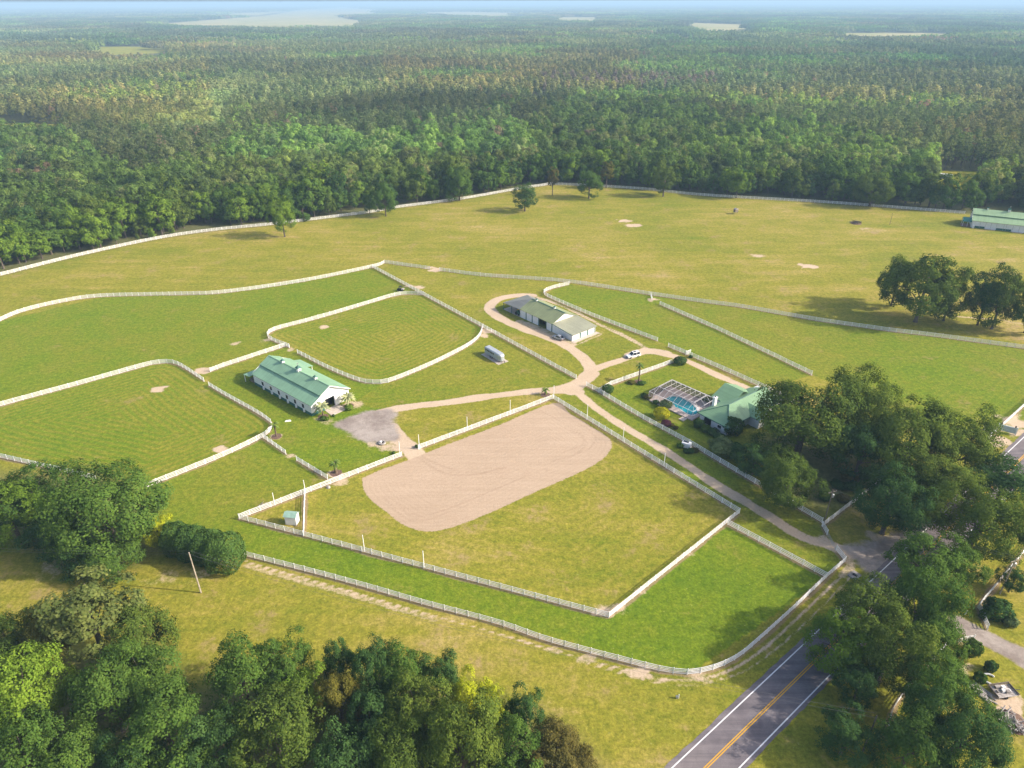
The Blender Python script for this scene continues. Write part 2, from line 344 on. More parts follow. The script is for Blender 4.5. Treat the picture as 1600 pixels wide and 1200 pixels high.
def inpoly(X, Y, P):
    r = np.zeros(X.shape, bool); n = len(P)
    for i in range(n):
        x0, y0 = P[i]; x1, y1 = P[(i + 1) % n]
        if y0 == y1: continue
        c = ((y0 > Y) != (y1 > Y)) & (X < (x1 - x0) * (Y - y0) / (y1 - y0) + x0); r ^= c
    return r
def dist_line(X, Y, L, cap):
    D = np.full(X.shape, cap, np.float32)
    for i in range(len(L) - 1):
        (x0, y0), (x1, y1) = L[i], L[i + 1]
        m = (X > min(x0, x1) - cap) & (X < max(x0, x1) + cap) & (Y > min(y0, y1) - cap) & (Y < max(y0, y1) + cap)
        if not m.any(): continue
        dx, dy = x1 - x0, y1 - y0; q = dx * dx + dy * dy + 1e-9
        xs, ys = X[m], Y[m]; t = np.clip(((xs - x0) * dx + (ys - y0) * dy) / q, 0, 1)
        D[m] = np.minimum(D[m], np.hypot(xs - x0 - t * dx, ys - y0 - t * dy))
    return D
def wobble(X, Y, s, seed):
    r = np.random.default_rng(seed); o = np.zeros(X.shape)
    for k in range(6):
        a = r.uniform(0, 6.28); f = s * r.uniform(.6, 2.2); o += np.sin((X * math.cos(a) + Y * math.sin(a)) * f + r.uniform(0, 6.28))
    return o / 6
def smoothp(P): return catmull(pts(P) + pts(P[:1]), 5)[:-1]
W_SAND, W_GRAV, W_GRAV2, W_GRAV3 = smoothp(SAND), smoothp(GRAVEL), smoothp(GRAVEL2), pts(GRAVEL3)
W_LANES = [(resample(catmull(pts(P)), 2.0), w, s) for P, w, s in LANES]
W_TRACKS = [(resample(catmull(pts(P)), 2.0), w, s) for P, w, s in TRACKS]
STRACK = [[(640, 703), (655, 716), (680, 733), (705, 742), (740, 742), (790, 730)], [(645, 702), (665, 716), (690, 728), (712, 734)], [(880, 650), (915, 668), (930, 682), (925, 697), (905, 708), (860, 722)], [(890, 672), (908, 682), (912, 692), (900, 700), (880, 706)], [(820, 745), (760, 770), (700, 795), (660, 806), (635, 800), (620, 785)], [(700, 800), (670, 812), (640, 812), (615, 795), (600, 775)], [(840, 640), (870, 655), (905, 675), (915, 695), (890, 715)]]
W_STRACK = [(resample(catmull(pts(P)), 2.0), .10 if i > 1 else .25) for i, P in enumerate(STRACK)]
W_PADS = [(pts(P), d, st) for P, d, st in PADS]
def soft_in(X, Y, P, edge):      # 1 inside, fading over the edge
    ins = inpoly(X, Y, P); D = dist_line(X, Y, list(P) + [P[0]], edge * 1.5)
    return np.clip(np.where(ins, 0.5 + D / (2 * edge), 0.5 - D / (2 * edge)), 0, 1)
def land(X, Y):
    """masks of the land at points X, Y -> dict of arrays"""
    dirt = np.zeros(X.shape, np.float32); wb = wobble(X, Y, .55, 21) + .6 * wobble(X, Y, .16, 22)
    for L, w, s in W_LANES:
        D = dist_line(X, Y, L, w + 3.0)
        dirt = np.maximum(dirt, s * np.clip((w + 0.7 + .45 * wb - D) / 1.4, 0, 1) * np.where(D < .45, 1 - .28 * (w < 1.5), 1))
    lane = dirt.copy()
    for L, w, s in W_TRACKS:
        D = dist_line(X, Y, L, w + 2.0); k = 0.6 + 0.6 * wobble(X, Y, .12, 5)
        dirt = np.maximum(dirt, s * np.clip((w + 0.8 - D) / 0.85, 0, 1) * np.clip(k + .5, .6, 1))
    for px, py, r, s in SPOTS:
        x, y = AT(px, py); D = np.hypot((X - x) * .75, Y - y) + wobble(X, Y, 1.0, int(px)) * r * .55
        dirt = np.maximum(dirt, s * np.clip((r * 1.25 - D) / (r * .9), 0, 1))
    sand = soft_in(X + .3 * wb, Y + .3 * wb, W_SAND, 0.9)
    grav = np.maximum(np.maximum(soft_in(X + wb, Y + wb, W_GRAV, 2.0), soft_in(X + wb, Y - wb, W_GRAV2, 2.4)), soft_in(X, Y, W_GRAV3, 0.9))
    dry = np.full(X.shape, .66, np.float32); stripe = np.full(X.shape, .05, np.float32)
    for P, d, st in W_PADS:
        m = inpoly(X, Y, P); dry[m] = d; stripe[m] = st
    fd = np.full(X.shape, 60.0, np.float32)
    for nm, L in FL.items(): fd = np.minimum(fd, dist_line(X, Y, L[::2] if len(L) % 2 else np.vstack([L[::2], L[-1:]]), 60.0))
    sd = dist_line(X, Y, list(W_SAND) + [W_SAND[0]], 40.0)
    strip = np.clip((1.0 - fd + 0.35 * wobble(X, Y, .5, 11)) / 0.8, 0, 1) * (fd < 3)
    for L, w in W_STRACK: strip = np.where(sand > .6, np.maximum(strip, np.clip((w + .5 - dist_line(X, Y, L, w + 1.5)) / .6, 0, 1)), strip)
    return dict(dirt=dirt, lane=lane, sand=sand, grav=grav, dry=dry, stripe=stripe, fd=np.where(sand > .5, sd, fd), strip=strip)

# ------------------------------------------------------------------ ground material
def ground_material():
    t = NT('meadow_ground'); p = t.pos()
    a1 = t.n('ShaderNodeAttribute', attribute_name='mA'); a2 = t.n('ShaderNodeAttribute', attribute_name='mB'); a3 = t.n('ShaderNodeAttribute', attribute_name='fd')
    s1 = t.n('ShaderNodeSeparateColor'); t.link(a1.outputs[0], s1.inputs[0]); s2 = t.n('ShaderNodeSeparateColor'); t.link(a2.outputs[0], s2.inputs[0])
    dirt, sand, grav = s1.outputs; dry, stripe, strip = s2.outputs; fd = a3.outputs['Fac']; wood = a1.outputs['Alpha']
    n1 = t.noise(p, .018, 4, .6); n2 = t.noise(p, .11, 5, .65); n3 = t.noise(p, .7, 5, .72); n4 = t.noise(p, 1.9, 4, .78)
    st = t.noise(t.scaled(p, .03, .22, 1, R_(-8)), 1.0, 5, .6, .4)      # long mowing streaks
    def add(*v):
        o = v[0]
        for x in v[1:]: o = t.math('ADD', o, x)
        return o
    def sm(x, k, c=.5): return t.math('MULTIPLY', t.math('SUBTRACT', x, c), k)
    swl = t.noise(t.scaled(p, .008, .035, 1, R_(10)), 1.0, 4, .55, 1.2)
    d = add(dry, t.math('MULTIPLY', sm(swl, 1.25), t.ramp(dry, .55, .78)), sm(n1, .95), sm(n2, .62), sm(n3, .38), t.math('MULTIPLY', sm(st, .9), t.ramp(dry, .2, .8)))
    wave = t.math('SINE', add(t.math('MULTIPLY', fd, 3.2), t.math('MULTIPLY', n2, 1.6)))
    d = add(d, t.math('MULTIPLY', wave, t.math('MULTIPLY', stripe, .13)))
    cr = t.n('ShaderNodeValToRGB'); t.link(d, cr.inputs[0]); e = cr.color_ramp.elements
    e[0].position = .0; e[0].color = (.095, .168, .010, 1); e[1].position = 1.0; e[1].color = (.395, .305, .125, 1)
    for pos, c in ((.22, (.140, .198, .012)), (.45, (.184, .200, .020)), (.68, (.248, .230, .030)), (.86, (.312, .258, .060))):
        k = cr.color_ramp.elements.new(pos); k.color = (*c, 1)
    g = t.mix(.85, cr.outputs[0], t.mix(t.ramp(n4, .25, .75, smooth=False), (.42, .44, .38), (1.5, 1.47, 1.45)), 'MULTIPLY')
    g = t.mix(.8, g, t.mix(t.ramp(n3, .3, .7, smooth=False), (.60, .66, .58), (1.32, 1.27, 1.25)), 'MULTIPLY')
    sp = t.ramp(t.noise(t.scaled(p, 1, 1, 1, .7), 1.5, 2, .5), .66, .76); g = t.mix(t.math('MULTIPLY', sp, .35), g, (.42, .40, .16))
    dk = t.ramp(t.noise(t.scaled(p, 1, 1, 1, 2.1), .8, 2, .5), .68, .78); g = t.mix(t.math('MULTIPLY', dk, .45), g, (.07, .105, .012))
    # brownish sparse patches
    br = t.ramp(add(n2, sm(n3, .5), t.math('MULTIPLY', dry, .16)), .66, .84)
    g = t.mix(t.math('MULTIPLY', br, .55), g, (.27, .19, .105))
    g = t.mix(t.math('MULTIPLY', t.ramp(add(strip, sm(n3, .8), sm(n4, .5)), .3, .8), .8), g, t.mix(n4, (.19, .125, .075), (.34, .25, .16)))
    dc = t.mix(n2, (.47, .355, .245), (.64, .515, .385)); dc = t.mix(t.ramp(n4, .3, .75), t.mix(.6, dc, (.75, .70, .66), 'MULTIPLY'), dc)
    dc = t.mix(t.math('MULTIPLY', t.ramp(n3, .5, .75), .4), dc, (.42, .30, .21))
    dm = t.ramp(add(dirt, sm(n3, .55), sm(n4, .45), sm(n2, .4)), .36, .72)
    g = t.mix(dm, g, dc)
    gc = t.mix(t.ramp(add(n2, sm(n3, .4)), .3, .7), (.24, .195, .170), (.40, .345, .305)); gc = t.mix(t.ramp(n4, .3, .7), t.mix(.5, gc, (.7, .7, .7), 'MULTIPLY'), gc)
    g = t.mix(t.ramp(add(grav, sm(n3, .7), sm(n2, .9)), .3, .75), g, gc)
    rk = t.math('SINE', add(t.math('MULTIPLY', fd, 5.2), t.math('MULTIPLY', n2, 5.0)))
    rk2 = t.noise(t.scaled(p, .06, 1.3, 1, R_(-27)), 1.0, 4, .6)
    sc = t.mix(t.ramp(add(t.math('MULTIPLY', rk, .03), sm(rk2, .55), .5, sm(n4, .5), sm(n1, .6), sm(n2, .35)), .25, .75, smooth=False), (.37, .270, .185), (.495, .372, .268))
    sc = t.mix(t.math('MULTIPLY', t.ramp(add(strip, sm(n3, .6)), .3, .9), .24), sc, (.25, .165, .11))
    sc = t.mix(t.math('MULTIPLY', t.ramp(add(n2, sm(n3, .5)), .52, .72), .22), sc, (.30, .20, .13))
    g = t.mix(t.ramp(add(sand, sm(n3, .6), sm(n4, .55)), .4, .62), g, sc)
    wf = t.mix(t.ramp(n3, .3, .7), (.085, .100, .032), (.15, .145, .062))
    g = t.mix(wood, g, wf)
    t.bsdf(g, .95, spec=.1, bump=add(n4, t.math('MULTIPLY', n3, 1.5), t.math('MULTIPLY', rk, t.math('MULTIPLY', sand, .05))), bstr=.35, bdist=.25)
    return t.m
M['ground'] = ground_material()
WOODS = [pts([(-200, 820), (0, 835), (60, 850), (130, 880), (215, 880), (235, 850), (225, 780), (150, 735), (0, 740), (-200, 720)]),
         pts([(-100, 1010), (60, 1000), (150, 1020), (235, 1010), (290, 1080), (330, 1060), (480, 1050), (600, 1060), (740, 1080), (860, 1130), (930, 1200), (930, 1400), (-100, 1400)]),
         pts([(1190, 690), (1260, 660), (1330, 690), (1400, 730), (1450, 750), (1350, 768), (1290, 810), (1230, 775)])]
def ground_mesh(name, V, F, mat):
    me = mesh_np(name, V, F, mat); X, Y = V[:, 0], V[:, 1]
    m = land(X, Y); wood = np.zeros(len(X), np.float32)
    for P in WOODS: wood = np.maximum(wood, soft_in(X, Y, P, 4.0) * .85)
    return me, m, wood
def set_attrs(me, m, wood, idx):
    n = len(me.vertices)
    for nm, ch in (('mA', ('dirt', 'sand', 'grav')), ('mB', ('dry', 'stripe', 'strip'))):
        at = me.attributes.new(nm, 'FLOAT_COLOR', 'POINT'); c = np.ones((n, 4), np.float32)
        for k, q in enumerate(ch): c[:, k] = m[q][idx]
        if nm == 'mA': c[:, 3] = wood[idx]
        at.data.foreach_set('color', c.ravel())
    at = me.attributes.new('fd', 'FLOAT', 'POINT'); at.data.foreach_set('value', m['fd'][idx].astype(np.float32))
def grid(x0, x1, y0, y1, s):
    nx, ny = round((x1 - x0) / s), round((y1 - y0) / s)
    xs, ys = np.linspace(x0, x1, nx + 1), np.linspace(y0, y1, ny + 1)
    X, Y = np.meshgrid(xs, ys); V = np.c_[X.ravel(), Y.ravel(), np.zeros(X.size)]
    i = np.arange(ny)[:, None] * (nx + 1) + np.arange(nx)[None, :]
    F = np.stack([i, i + 1, i + nx + 2, i + nx + 1], -1).reshape(-1, 4); return V, F
NEAR = (-222.0, 222.0, 58.0, 268.0); FARG = (-372.0, 372.0, 268.0, 488.0)
V1, F1 = grid(*NEAR, .66); V2, F2 = grid(*FARG, 1.24)
V = np.vstack([V1, V2]); F = np.vstack([F1, F2 + len(V1)])
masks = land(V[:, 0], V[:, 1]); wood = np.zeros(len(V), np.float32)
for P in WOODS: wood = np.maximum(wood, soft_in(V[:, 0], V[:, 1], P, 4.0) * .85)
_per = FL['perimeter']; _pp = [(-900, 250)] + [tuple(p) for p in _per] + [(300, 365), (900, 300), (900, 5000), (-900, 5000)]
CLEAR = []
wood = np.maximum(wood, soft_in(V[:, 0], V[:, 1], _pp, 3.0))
for P in CLEAR: wood = wood * (1 - soft_in(V[:, 0], V[:, 1], P, 3.0))
fm = {k: v[F].mean(1) for k, v in masks.items() if k in ('lane', 'sand', 'grav')}
cls = np.zeros(len(F), int); cls[fm['lane'] > .22] = 1; cls[fm['grav'] > .4] = 3; cls[fm['sand'] > .3] = 2
def sub_ground(name, k, extra=None):
    f = F[cls == k]; idx, inv = np.unique(f, return_inverse=True); v = V[idx]; f = inv.reshape(f.shape)
    mm = {q: masks[q] for q in masks}; w = wood
    if extra is not None:
        nv = len(v); v = np.vstack([v, extra[0]]); f = np.vstack([f, extra[1] + nv]); ne = len(extra[0])
        idx = np.r_[idx, np.arange(len(V), len(V) + ne)]
        mm = {q: np.r_[masks[q], np.full(ne, {'dry': .66, 'fd': 60.}.get(q, 0.0))] for q in masks}; w = np.r_[wood, extra[2]]
    me = mesh_np(name, v, f, M['ground']); set_attrs(me, mm, w, idx)
    o = link(bpy.data.objects.new(name, me)); return tag(o, kind='structure')
B_ = 45000.0
ex = []; ef = []; ew = []
def quad(x0, x1, y0, y1, w):
    b = len(ex); ex.extend([(x0, y0, 0), (x1, y0, 0), (x1, y1, 0), (x0, y1, 0)]); ef.append([b, b + 1, b + 2, b + 3]); ew.extend([w] * 4)
quad(-B_, B_, 488, B_, 1.0); quad(-B_, -372, 268, 488, 1.0); quad(372, B_, 268, 488, 1.0)
quad(-B_, -222, 58, 268, .3); quad(222, B_, 58, 268, .3); quad(-B_, B_, -3000, 58, .5)
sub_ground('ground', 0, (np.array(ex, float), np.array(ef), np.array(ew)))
sub_ground('lane_path', 1); sub_ground('arena_ground', 2); sub_ground('gravel_path', 3)

# ------------------------------------------------------------------ asphalt road
t = NT('asphalt'); p = t.pos(); n = t.noise(p, .22, 5, .65); n2 = t.noise(p, 3.5, 3); n3 = t.noise(p, .05, 3)
c = t.mix(t.ramp(n, .3, .72), (.135, .118, .130), (.205, .180, .188)); c = t.mix(.5, c, t.mix(n2, (.7, .7, .7), (1.25, 1.25, 1.25)), 'MULTIPLY')
c = t.mix(t.math('MULTIPLY', t.ramp(n3, .45, .7), .35), c, (.25, .215, .20)); rs = t.noise(t.scaled(p, .03, 1.1, 1, R_(-38.5)), 1.0, 4, .6); c = t.mix(.75, c, t.mix(t.ramp(rs, .32, .7), (.72, .72, .74), (1.22, 1.2, 1.18)), 'MULTIPLY'); ck = t.n('ShaderNodeTexVoronoi', feature='DISTANCE_TO_EDGE'); t.put(ck.inputs['Vector'], t.scaled(p, .22, .22)); c = t.mix(t.math('MULTIPLY', t.ramp(ck.outputs['Distance'], .012, .004), .35), c, (.05, .045, .05)); t.bsdf(c, .9, spec=.2, bump=n2, bstr=.3, bdist=.03); M['asphalt'] = t.m
def paint(name, col):
    t = NT(name); p = t.pos(); n = t.noise(p, 1.6, 5, .7); n2 = t.noise(p, 9, 2)
    w = t.ramp(t.math('ADD', t.math('MULTIPLY', n, .7), t.math('MULTIPLY', n2, .3)), .56, .74)
    t.bsdf(t.mix(t.math('MULTIPLY', w, .6), col, (.15, .13, .14)), .7); return t.m
M['pwhite'] = paint('white_road_paint', (.72, .71, .72)); M['pyellow'] = paint('yellow_road_paint', (.62, .33, .02))
Lq, Rq = pts([(1050, 1200), (1266, 1000)]), pts([(1155, 1200), (1287, 1066)])
rd = np.array(AT(1600, 683)) - np.array(Lq[0]); rd /= np.hypot(*rd); rn = np.array([rd[1], -rd[0]])
lw = float(np.dot(np.array(Rq[0]) - Lq[0], rn)); r0 = np.array(Lq[0]) + rn * lw / 2
def ribbon(s0, s1, o0, o1, z, step=6.0, jit=0.0):
    n = int((s1 - s0) / step); mb = []; fs = []
    for i in range(n + 1):
        s = s0 + (s1 - s0) * i / n
        for o in (o0, o1):
            q = r0 + rd * s + rn * (o + (random.uniform(-jit, jit))); mb.append((q[0], q[1], z))
    return np.array(mb), np.array([[2 * i, 2 * i + 1, 2 * i + 3, 2 * i + 2] for i in range(n)])
road = link(bpy.data.objects.new('road', mesh_np('road', *ribbon(-60, 620, -lw / 2 - .85, lw / 2 + .7, .03, 1.2, .10), M['asphalt']))); tag(road, kind='structure')
for nm, o, w, mt in (('edge_line', -lw / 2, .16, 'pwhite'), ('edge_line', lw / 2, .16, 'pwhite'), ('centre_line', -.17, .13, 'pyellow'), ('centre_line', .17, .13, 'pyellow')):
    link(bpy.data.objects.new(nm, mesh_np(nm, *ribbon(-60, 620, o - w / 2 - .02, o + w / 2 + .02, .037, 12), M[mt])), road)
# ------------------------------------------------------------------ buildings
M['roof1'] = metalroof('green_metal_roof', (.235, .400, .250), 1, .16)
M['roof2'] = metalroof('weathered_olive_roof', (.27, .30, .15), 1, .16)
M['roof2b'] = metalroof('weathered_grey_green_roof', (.30, .30, .21), 0, .15)
M['roof2c'] = metalroof('weathered_grey_roof', (.24, .24, .22), 0, .18)
M['roof3'] = metalroof('pale_green_roof', (.27, .40, .22), 0, .12)
M['roofh'] = metalroof('house_green_roof', (.20, .34, .19), 0, .14)
M['teal'] = plain('teal_roof', (.03, .20, .17), .45)
def frame(px, py, ax):         # Empty placement: origin at photo point, local x axis direction ax
    x, y = AT(px, py); return (x, y, 0), math.atan2(ax[1], ax[0])
def window(parent, x, y, z, w, h, face, mat='glass', name='window', fr='trim'):
    """face 'x-','y-': wall plane normal; (x,y,z) centre of the opening on the wall"""
    m = MB(); g = MB(); e = .06
    if face[0] == 'x':
        s = -1 if face[1] == '-' else 1
        m.box(min(x, x + s * e), max(x, x + s * e), y - w / 2 - .09, y + w / 2 + .09, z - h / 2 - .09, z + h / 2 + .09)
        g.box(min(x + s * .05, x + s * (e + .02)), max(x + s * .05, x + s * (e + .02)), y - w / 2, y + w / 2, z - h / 2, z + h / 2)
    else:
        s = -1 if face[1] == '-' else 1
        m.box(x - w / 2 - .09, x + w / 2 + .09, min(y, y + s * e), max(y, y + s * e), z - h / 2 - .09, z + h / 2 + .09)
        g.box(x - w / 2, x + w / 2, min(y + s * .05, y + s * (e + .02)), max(y + s * .05, y + s * (e + .02)), z - h / 2, z + h / 2)
    f = m.build(name, M[fr], parent); g.build('pane', M[mat], f); return f
def cupola(parent, x, y, z, s=1.0, vane=True):
    m = MB(); m.box(x - .42 * s, x + .42 * s, y - .42 * s, y + .42 * s, z - .5, z + .75 * s); c = m.build('cupola', M['trim'], parent)
    r = MB(); a = .62 * s; b = [(x - a, y - a, z + .75 * s), (x + a, y - a, z + .75 * s), (x + a, y + a, z + .75 * s), (x - a, y + a, z + .75 * s)]
    for i in range(4): r.poly([b[i], b[(i + 1) % 4], (x, y, z + 1.45 * s)])
    r.poly(list(reversed(b))); r.build('cupola_roof', M['dgreen'], c)
    if vane:
        v = MB(); v.tube((x, y, z + 1.4 * s), (x, y, z + 2.1 * s), .04); v.box(x - .3, x + .3, y - .02, y + .02, z + 1.75 * s, z + 1.95 * s); v.build('weathervane', M['steel'], c)
# ---- horse barn
v1 = (.643, .765); loc, rz = frame(488, 650.5, v1)
B1W, B1L, B1E, B1R = 13.4, 29.5, 3.8, 7.0
barn = thing('horse_barn', 'white horse barn with stepped green metal roof and dark doorway, beside gravel turning area', 'barn', loc, rz)
xm = B1W / 2
def roofz(x, lift=0.0): return B1E + (B1R - B1E) * (1 - abs(x - xm) / xm) + lift
m = MB(); m.box(0, .15, 0, B1L, 0, B1E - .05); m.box(B1W - .15, B1W, 0, B1L, 0, B1E - .05); m.split('side_wall', M['siding'], barn)
m = MB(); d0, d1, dh = xm - .2 - 1.6, xm - .2 + 1.6, 3.3
for y0, y1 in ((0.0, .14), (B1L - .14, B1L)):
    def gp(x0, x1, zb):
        xs = [x0] + ([xm] if x0 < xm < x1 else []) + [x1]; top = [(x, roofz(x, -.12)) for x in xs]
        A = [(x0, y0, zb), (x1, y0, zb)] + [(x, y0, z) for x, z in reversed(top)]; Bq = [(p[0], y1, p[2]) for p in A]; m.prism(A, Bq)
    m = MB(); gp(.15, d0, 0); gp(d1, B1W - .15, 0); gp(d0, d1, dh); m.build('gable_wall', M['siding'], barn)
m = MB(); m.box(-.03, 0, .02, B1L - .02, .02, .95); m.build('wainscot', M['dgreen'], barn)
m = MB(); m.box(.0, d0 - .3, -.03, 0, .02, .95); m.box(d1 + .3, B1W, -.03, 0, .02, .95); m.split('wainscot', M['dgreen'], barn)
m = MB(); m.box(d0 - .05, d1 + .05, 1.6, 1.65, 0, 3.4); m.build('doorway', M['dark'], barn)  # near-black board behind the opening; the barn's inner shade put into colour
m = MB(); m.box(d1 + .1, d1 + 3.1, -.12, -.06, .05, 3.4); dr = m.build('sliding_door', M['trim'], barn)
m = MB(); m.box(d0 - .2, d1 + 3.2, -.16, -.02, 3.42, 3.6); m.build('door_track', M['trim'], barn)
s0 = .47      # lower roof leaves stop under the raised upper leaves
for sgn in (-1, 1):
    def X(q): return xm + sgn * q
    m = MB(); a, b = xm + .25, xm * .50
    m.slab([(X(a), -.6, roofz(0) - (a - xm) * .51), (X(a), B1L + .5, roofz(0) - (a - xm) * .51), (X(b), B1L + .5, roofz(X(b))), (X(b), -.6, roofz(X(b)))], .12); m.build('lower_roof', M['roof1'], barn)
    m = MB(); a = xm * .54
    m.slab([(X(a), -.7, roofz(X(a), .42)), (X(a), B1L + .6, roofz(X(a), .42)), (X(0), B1L + .6, B1R + .42), (X(0), -.7, B1R + .42)], .12); m.build('upper_roof', M['roof1'], barn)
    m = MB(); b = xm * .5
    m.box(min(X(b), X(b) + .1), max(X(b), X(b) + .1), -.5, B1L + .4, roofz(X(b), -.1), roofz(X(b), .34)); m.build('clerestory', M['dgreen'], barn)
    m = MB(); a = xm + .3
    m.prism([(X(a), -.68, roofz(0) - .48), (X(a), -.68, roofz(0) - .22), (X(0), -.78, B1R + .46), (X(0), -.78, B1R + .2)], [(X(a), -.6, roofz(0) - .48), (X(a), -.6, roofz(0) - .22), (X(0), -.7, B1R + .46), (X(0), -.7, B1R + .2)]); m.build('bargeboard', M['trim'], barn)
    m = MB(); m.prism([(X(a), B1L + .5, roofz(0) - .48), (X(a), B1L + .5, roofz(0) - .22), (X(0), B1L + .62, B1R + .46), (X(0), B1L + .62, B1R + .2)], [(X(a), B1L + .58, roofz(0) - .48), (X(a), B1L + .58, roofz(0) - .22), (X(0), B1L + .7, B1R + .46), (X(0), B1L + .7, B1R + .2)]); m.build('bargeboard', M['trim'], barn)
m = MB(); m.box(xm - .2, xm + .2, -.7, B1L + .6, B1R + .36, B1R + .46); m.build('ridge_cap', M['roof1'], barn)
for y, s, vn in ((6.0, .9, 0), (14.3, 1.25, 1), (22.5, .9, 0)): cupola(barn, xm, y, B1R + .4, s, vn)
for y in (3.9, 7.8, 11.9, 16.0, 20.2, 24.6):
    window(barn, 0, y, 2.05, 1.0, 1.25, 'x-', 'dark')
    m = MB(); m.prism([(-.06, y - .75, .3), (-.06, y - .75, 1.3), (-.45, y - .65, 1.2), (-.45, y - .65, .3)], [(-.06, y - .15, .3), (-.06, y - .15, 1.3), (-.45, y - .25, 1.2), (-.45, y - .25, .3)]); m.build('feed_bin', M['trim'], barn)
for x in (xm, ):
    window(barn, x - 4.3, 0, 2.0, .8, .9, 'y-')
m = MB(); m.slab([(-1.0, B1L + .75, 3.0), (-1.0, B1L + 4.2, 2.6), (B1W - 3, B1L + 4.2, 2.6), (B1W - 3, B1L + .75, 3.0)], .1); po = m.build('porch_roof', M['roof1'], barn)
for x in (-.8, 3.0, 7.0, B1W - 3.3):
    m = MB(); m.box(x - .08, x + .08, B1L + 3.9, B1L + 4.06, 0, 2.55); m.build('porch_post', M['trim'], barn)
m = MB(); m.box(.3, 3.6, B1L + .3, B1L + 3.4, .03, .9); m.build('stored_bales', M['wood'], barn)
m = MB(); m.slab([(B1W + .28, 21, 3.6), (B1W + 2.6, 21, 3.0), (B1W + 2.6, 28, 3.0), (B1W + .28, 28, 3.6)], .1); m.build('side_porch_roof', M['roof1'], barn)
for y in (21.4, 27.4):
    m = MB(); m.box(B1W + 2.3, B1W + 2.45, y, y + .15, 0, 2.95); m.build('porch_post', M['trim'], barn)
m = MB(); m.slab([(d0 - .6, -.05, .12), (d0 - 1.2, -4.2, .12), (d1 + 1.0, -4.6, .12), (d1 + .8, -.05, .12)], .1); m.build('entrance_slab', M['concrete'], barn)
# ---- garage barn
v2 = (.766, .643); loc, rz = frame(893.7, 533, v2)
gar = thing('garage_barn', 'white garage barn with weathered olive roof and three roller doors beside dirt lane', 'barn', loc, rz)
GW, G0, G1, G2, GE, GR = 11.7, 10.1, 27.8, 37.6, 3.4, 5.9; xm2 = GW / 2
m = MB()
m.box(0, .12, G0, G0 + 3.4, 0, GE); m.box(0, .12, G0 + 7.2, G1, 0, GE); m.box(0, .12, G0 + 3.4, G0 + 7.2, 3.05, GE)
m.box(GW - .12, GW, G0, G1, 0, GE); m.split('side_wall', M['siding'], gar)
m = MB()
for y0, y1 in ((G0, G0 + .12), (G1 - .12, G1)):
    A = [(.12, y0, 0), (GW - .12, y0, 0), (GW - .12, y0, GE), (xm2, y0, GR - .12), (.12, y0, GE)]; m.prism(A, [(p[0], y1, p[2]) for p in A])
m.split('gable_wall', M['siding'], gar)
m = MB(); m.prism([(0, 0, 0), (0, G0, 0), (0, G0, GE - .1), (0, 0, 2.45)], [(.12, 0, 0), (.12, G0, 0), (.12, G0, GE - .1), (.12, 0, 2.45)])
m.prism([(GW, 0, 0), (GW, G0, 0), (GW, G0, GE - .1), (GW, 0, 2.45)], [(GW - .12, 0, 0), (GW - .12, G0, 0), (GW - .12, G0, GE - .1), (GW - .12, 0, 2.45)])
m.box(.12, GW - .12, .02, .14, 0, 2.42); m.split('garage_wall', M['siding'], gar)
for i, x in enumerate((.75, 4.4, 8.05)):
    m = MB(); m.box(x, x + 2.85, -.03, .015, .03, 2.2); m.build('garage_door', M['rolldoor'], gar)
for x in (.0, 3.75, 7.4, 11.2):
    m = MB(); m.box(x + .02, x + (.5 if x in (3.75, 7.4) else .35), -.05, .012, .02, 2.4); m.build('green_trim', M['dgreen'] if x > 1 else M['trim'], gar)
m = MB(); m.slab([(-.35, G0 - .05, GE + .02), (-.35, -.55, 2.47), (GW + .35, -.55, 2.47), (GW + .35, G0 - .05, GE + .02)], .1); m.build('garage_roof', M['roof2b'], gar)
for sgn in (-1, 1):
    m = MB(); a = xm2 + .4; ze = GE - .1
    m.slab([(xm2 + sgn * a, G0 - .35, ze), (xm2 + sgn * a, G1, ze), (xm2, G1, GR), (xm2, G0 - .35, GR)], .1); m.build('main_roof', M['roof2'], gar)
m = MB(); a = .5
for P in ([(-.4, G1, GE - .1), (-.4, G2, 2.95), (xm2, G1, GR)], [(-.4, G2, 2.95), (GW + .4, G2, 2.95), (xm2, G1, GR)], [(GW + .4, G2, 2.95), (GW + .4, G1, GE - .1), (xm2, G1, GR)]): m.slab([(p[0], p[1] + .004, p[2]) for p in P], .08)
m.build('porch_roof', M['roof2c'], gar)
for x in (-.2, xm2, GW + .1):
    m = MB(); m.box(x, x + .16, G2 - .25, G2 - .09, 0, 2.85); m.build('porch_post', M['dgreen'], gar)
m = MB(); m.box(-.2, -.04, G1 + 4.8, G1 + 4.96, 0, 3.05); m.build('porch_post', M['dgreen'], gar)
m = MB(); m.slab([(-.1, G1 + .02, .06), (GW, G1 + .02, .06), (GW, G2 + .3, .06), (-.1, G2 + .3, .06)], .05); m.build('porch_slab', M['concrete'], gar)
m = MB(); m.slab([(-.6, -.06, .08), (-.6, -1.7, .08), (GW + .5, -1.7, .08), (GW + .5, -.06, .08)], .06); m.build('apron_slab', M['concrete'], gar)
for y in (G0 + .25, G0 + 7.35, G0 + 10.9, G0 + 14.3):
    m = MB(); m.box(-.05, 0, y - .22, y + .22, .03, GE - .35); m.build('door_post', M['dgreen'], gar)
for y in (G0 + 3.3,):
    m = MB(); m.box(-.05, -.0, y - .2, y + .05, .03, GE - .3); m.build('door_post', M['dgreen'], gar)
m = MB(); m.box(2.5, 2.6, G0 + 3.2, G0 + 7.4, .0, 3.1); m.build('interior_shade', M['dark'], gar)  # sheet behind the open bay, its inner shade painted near-black
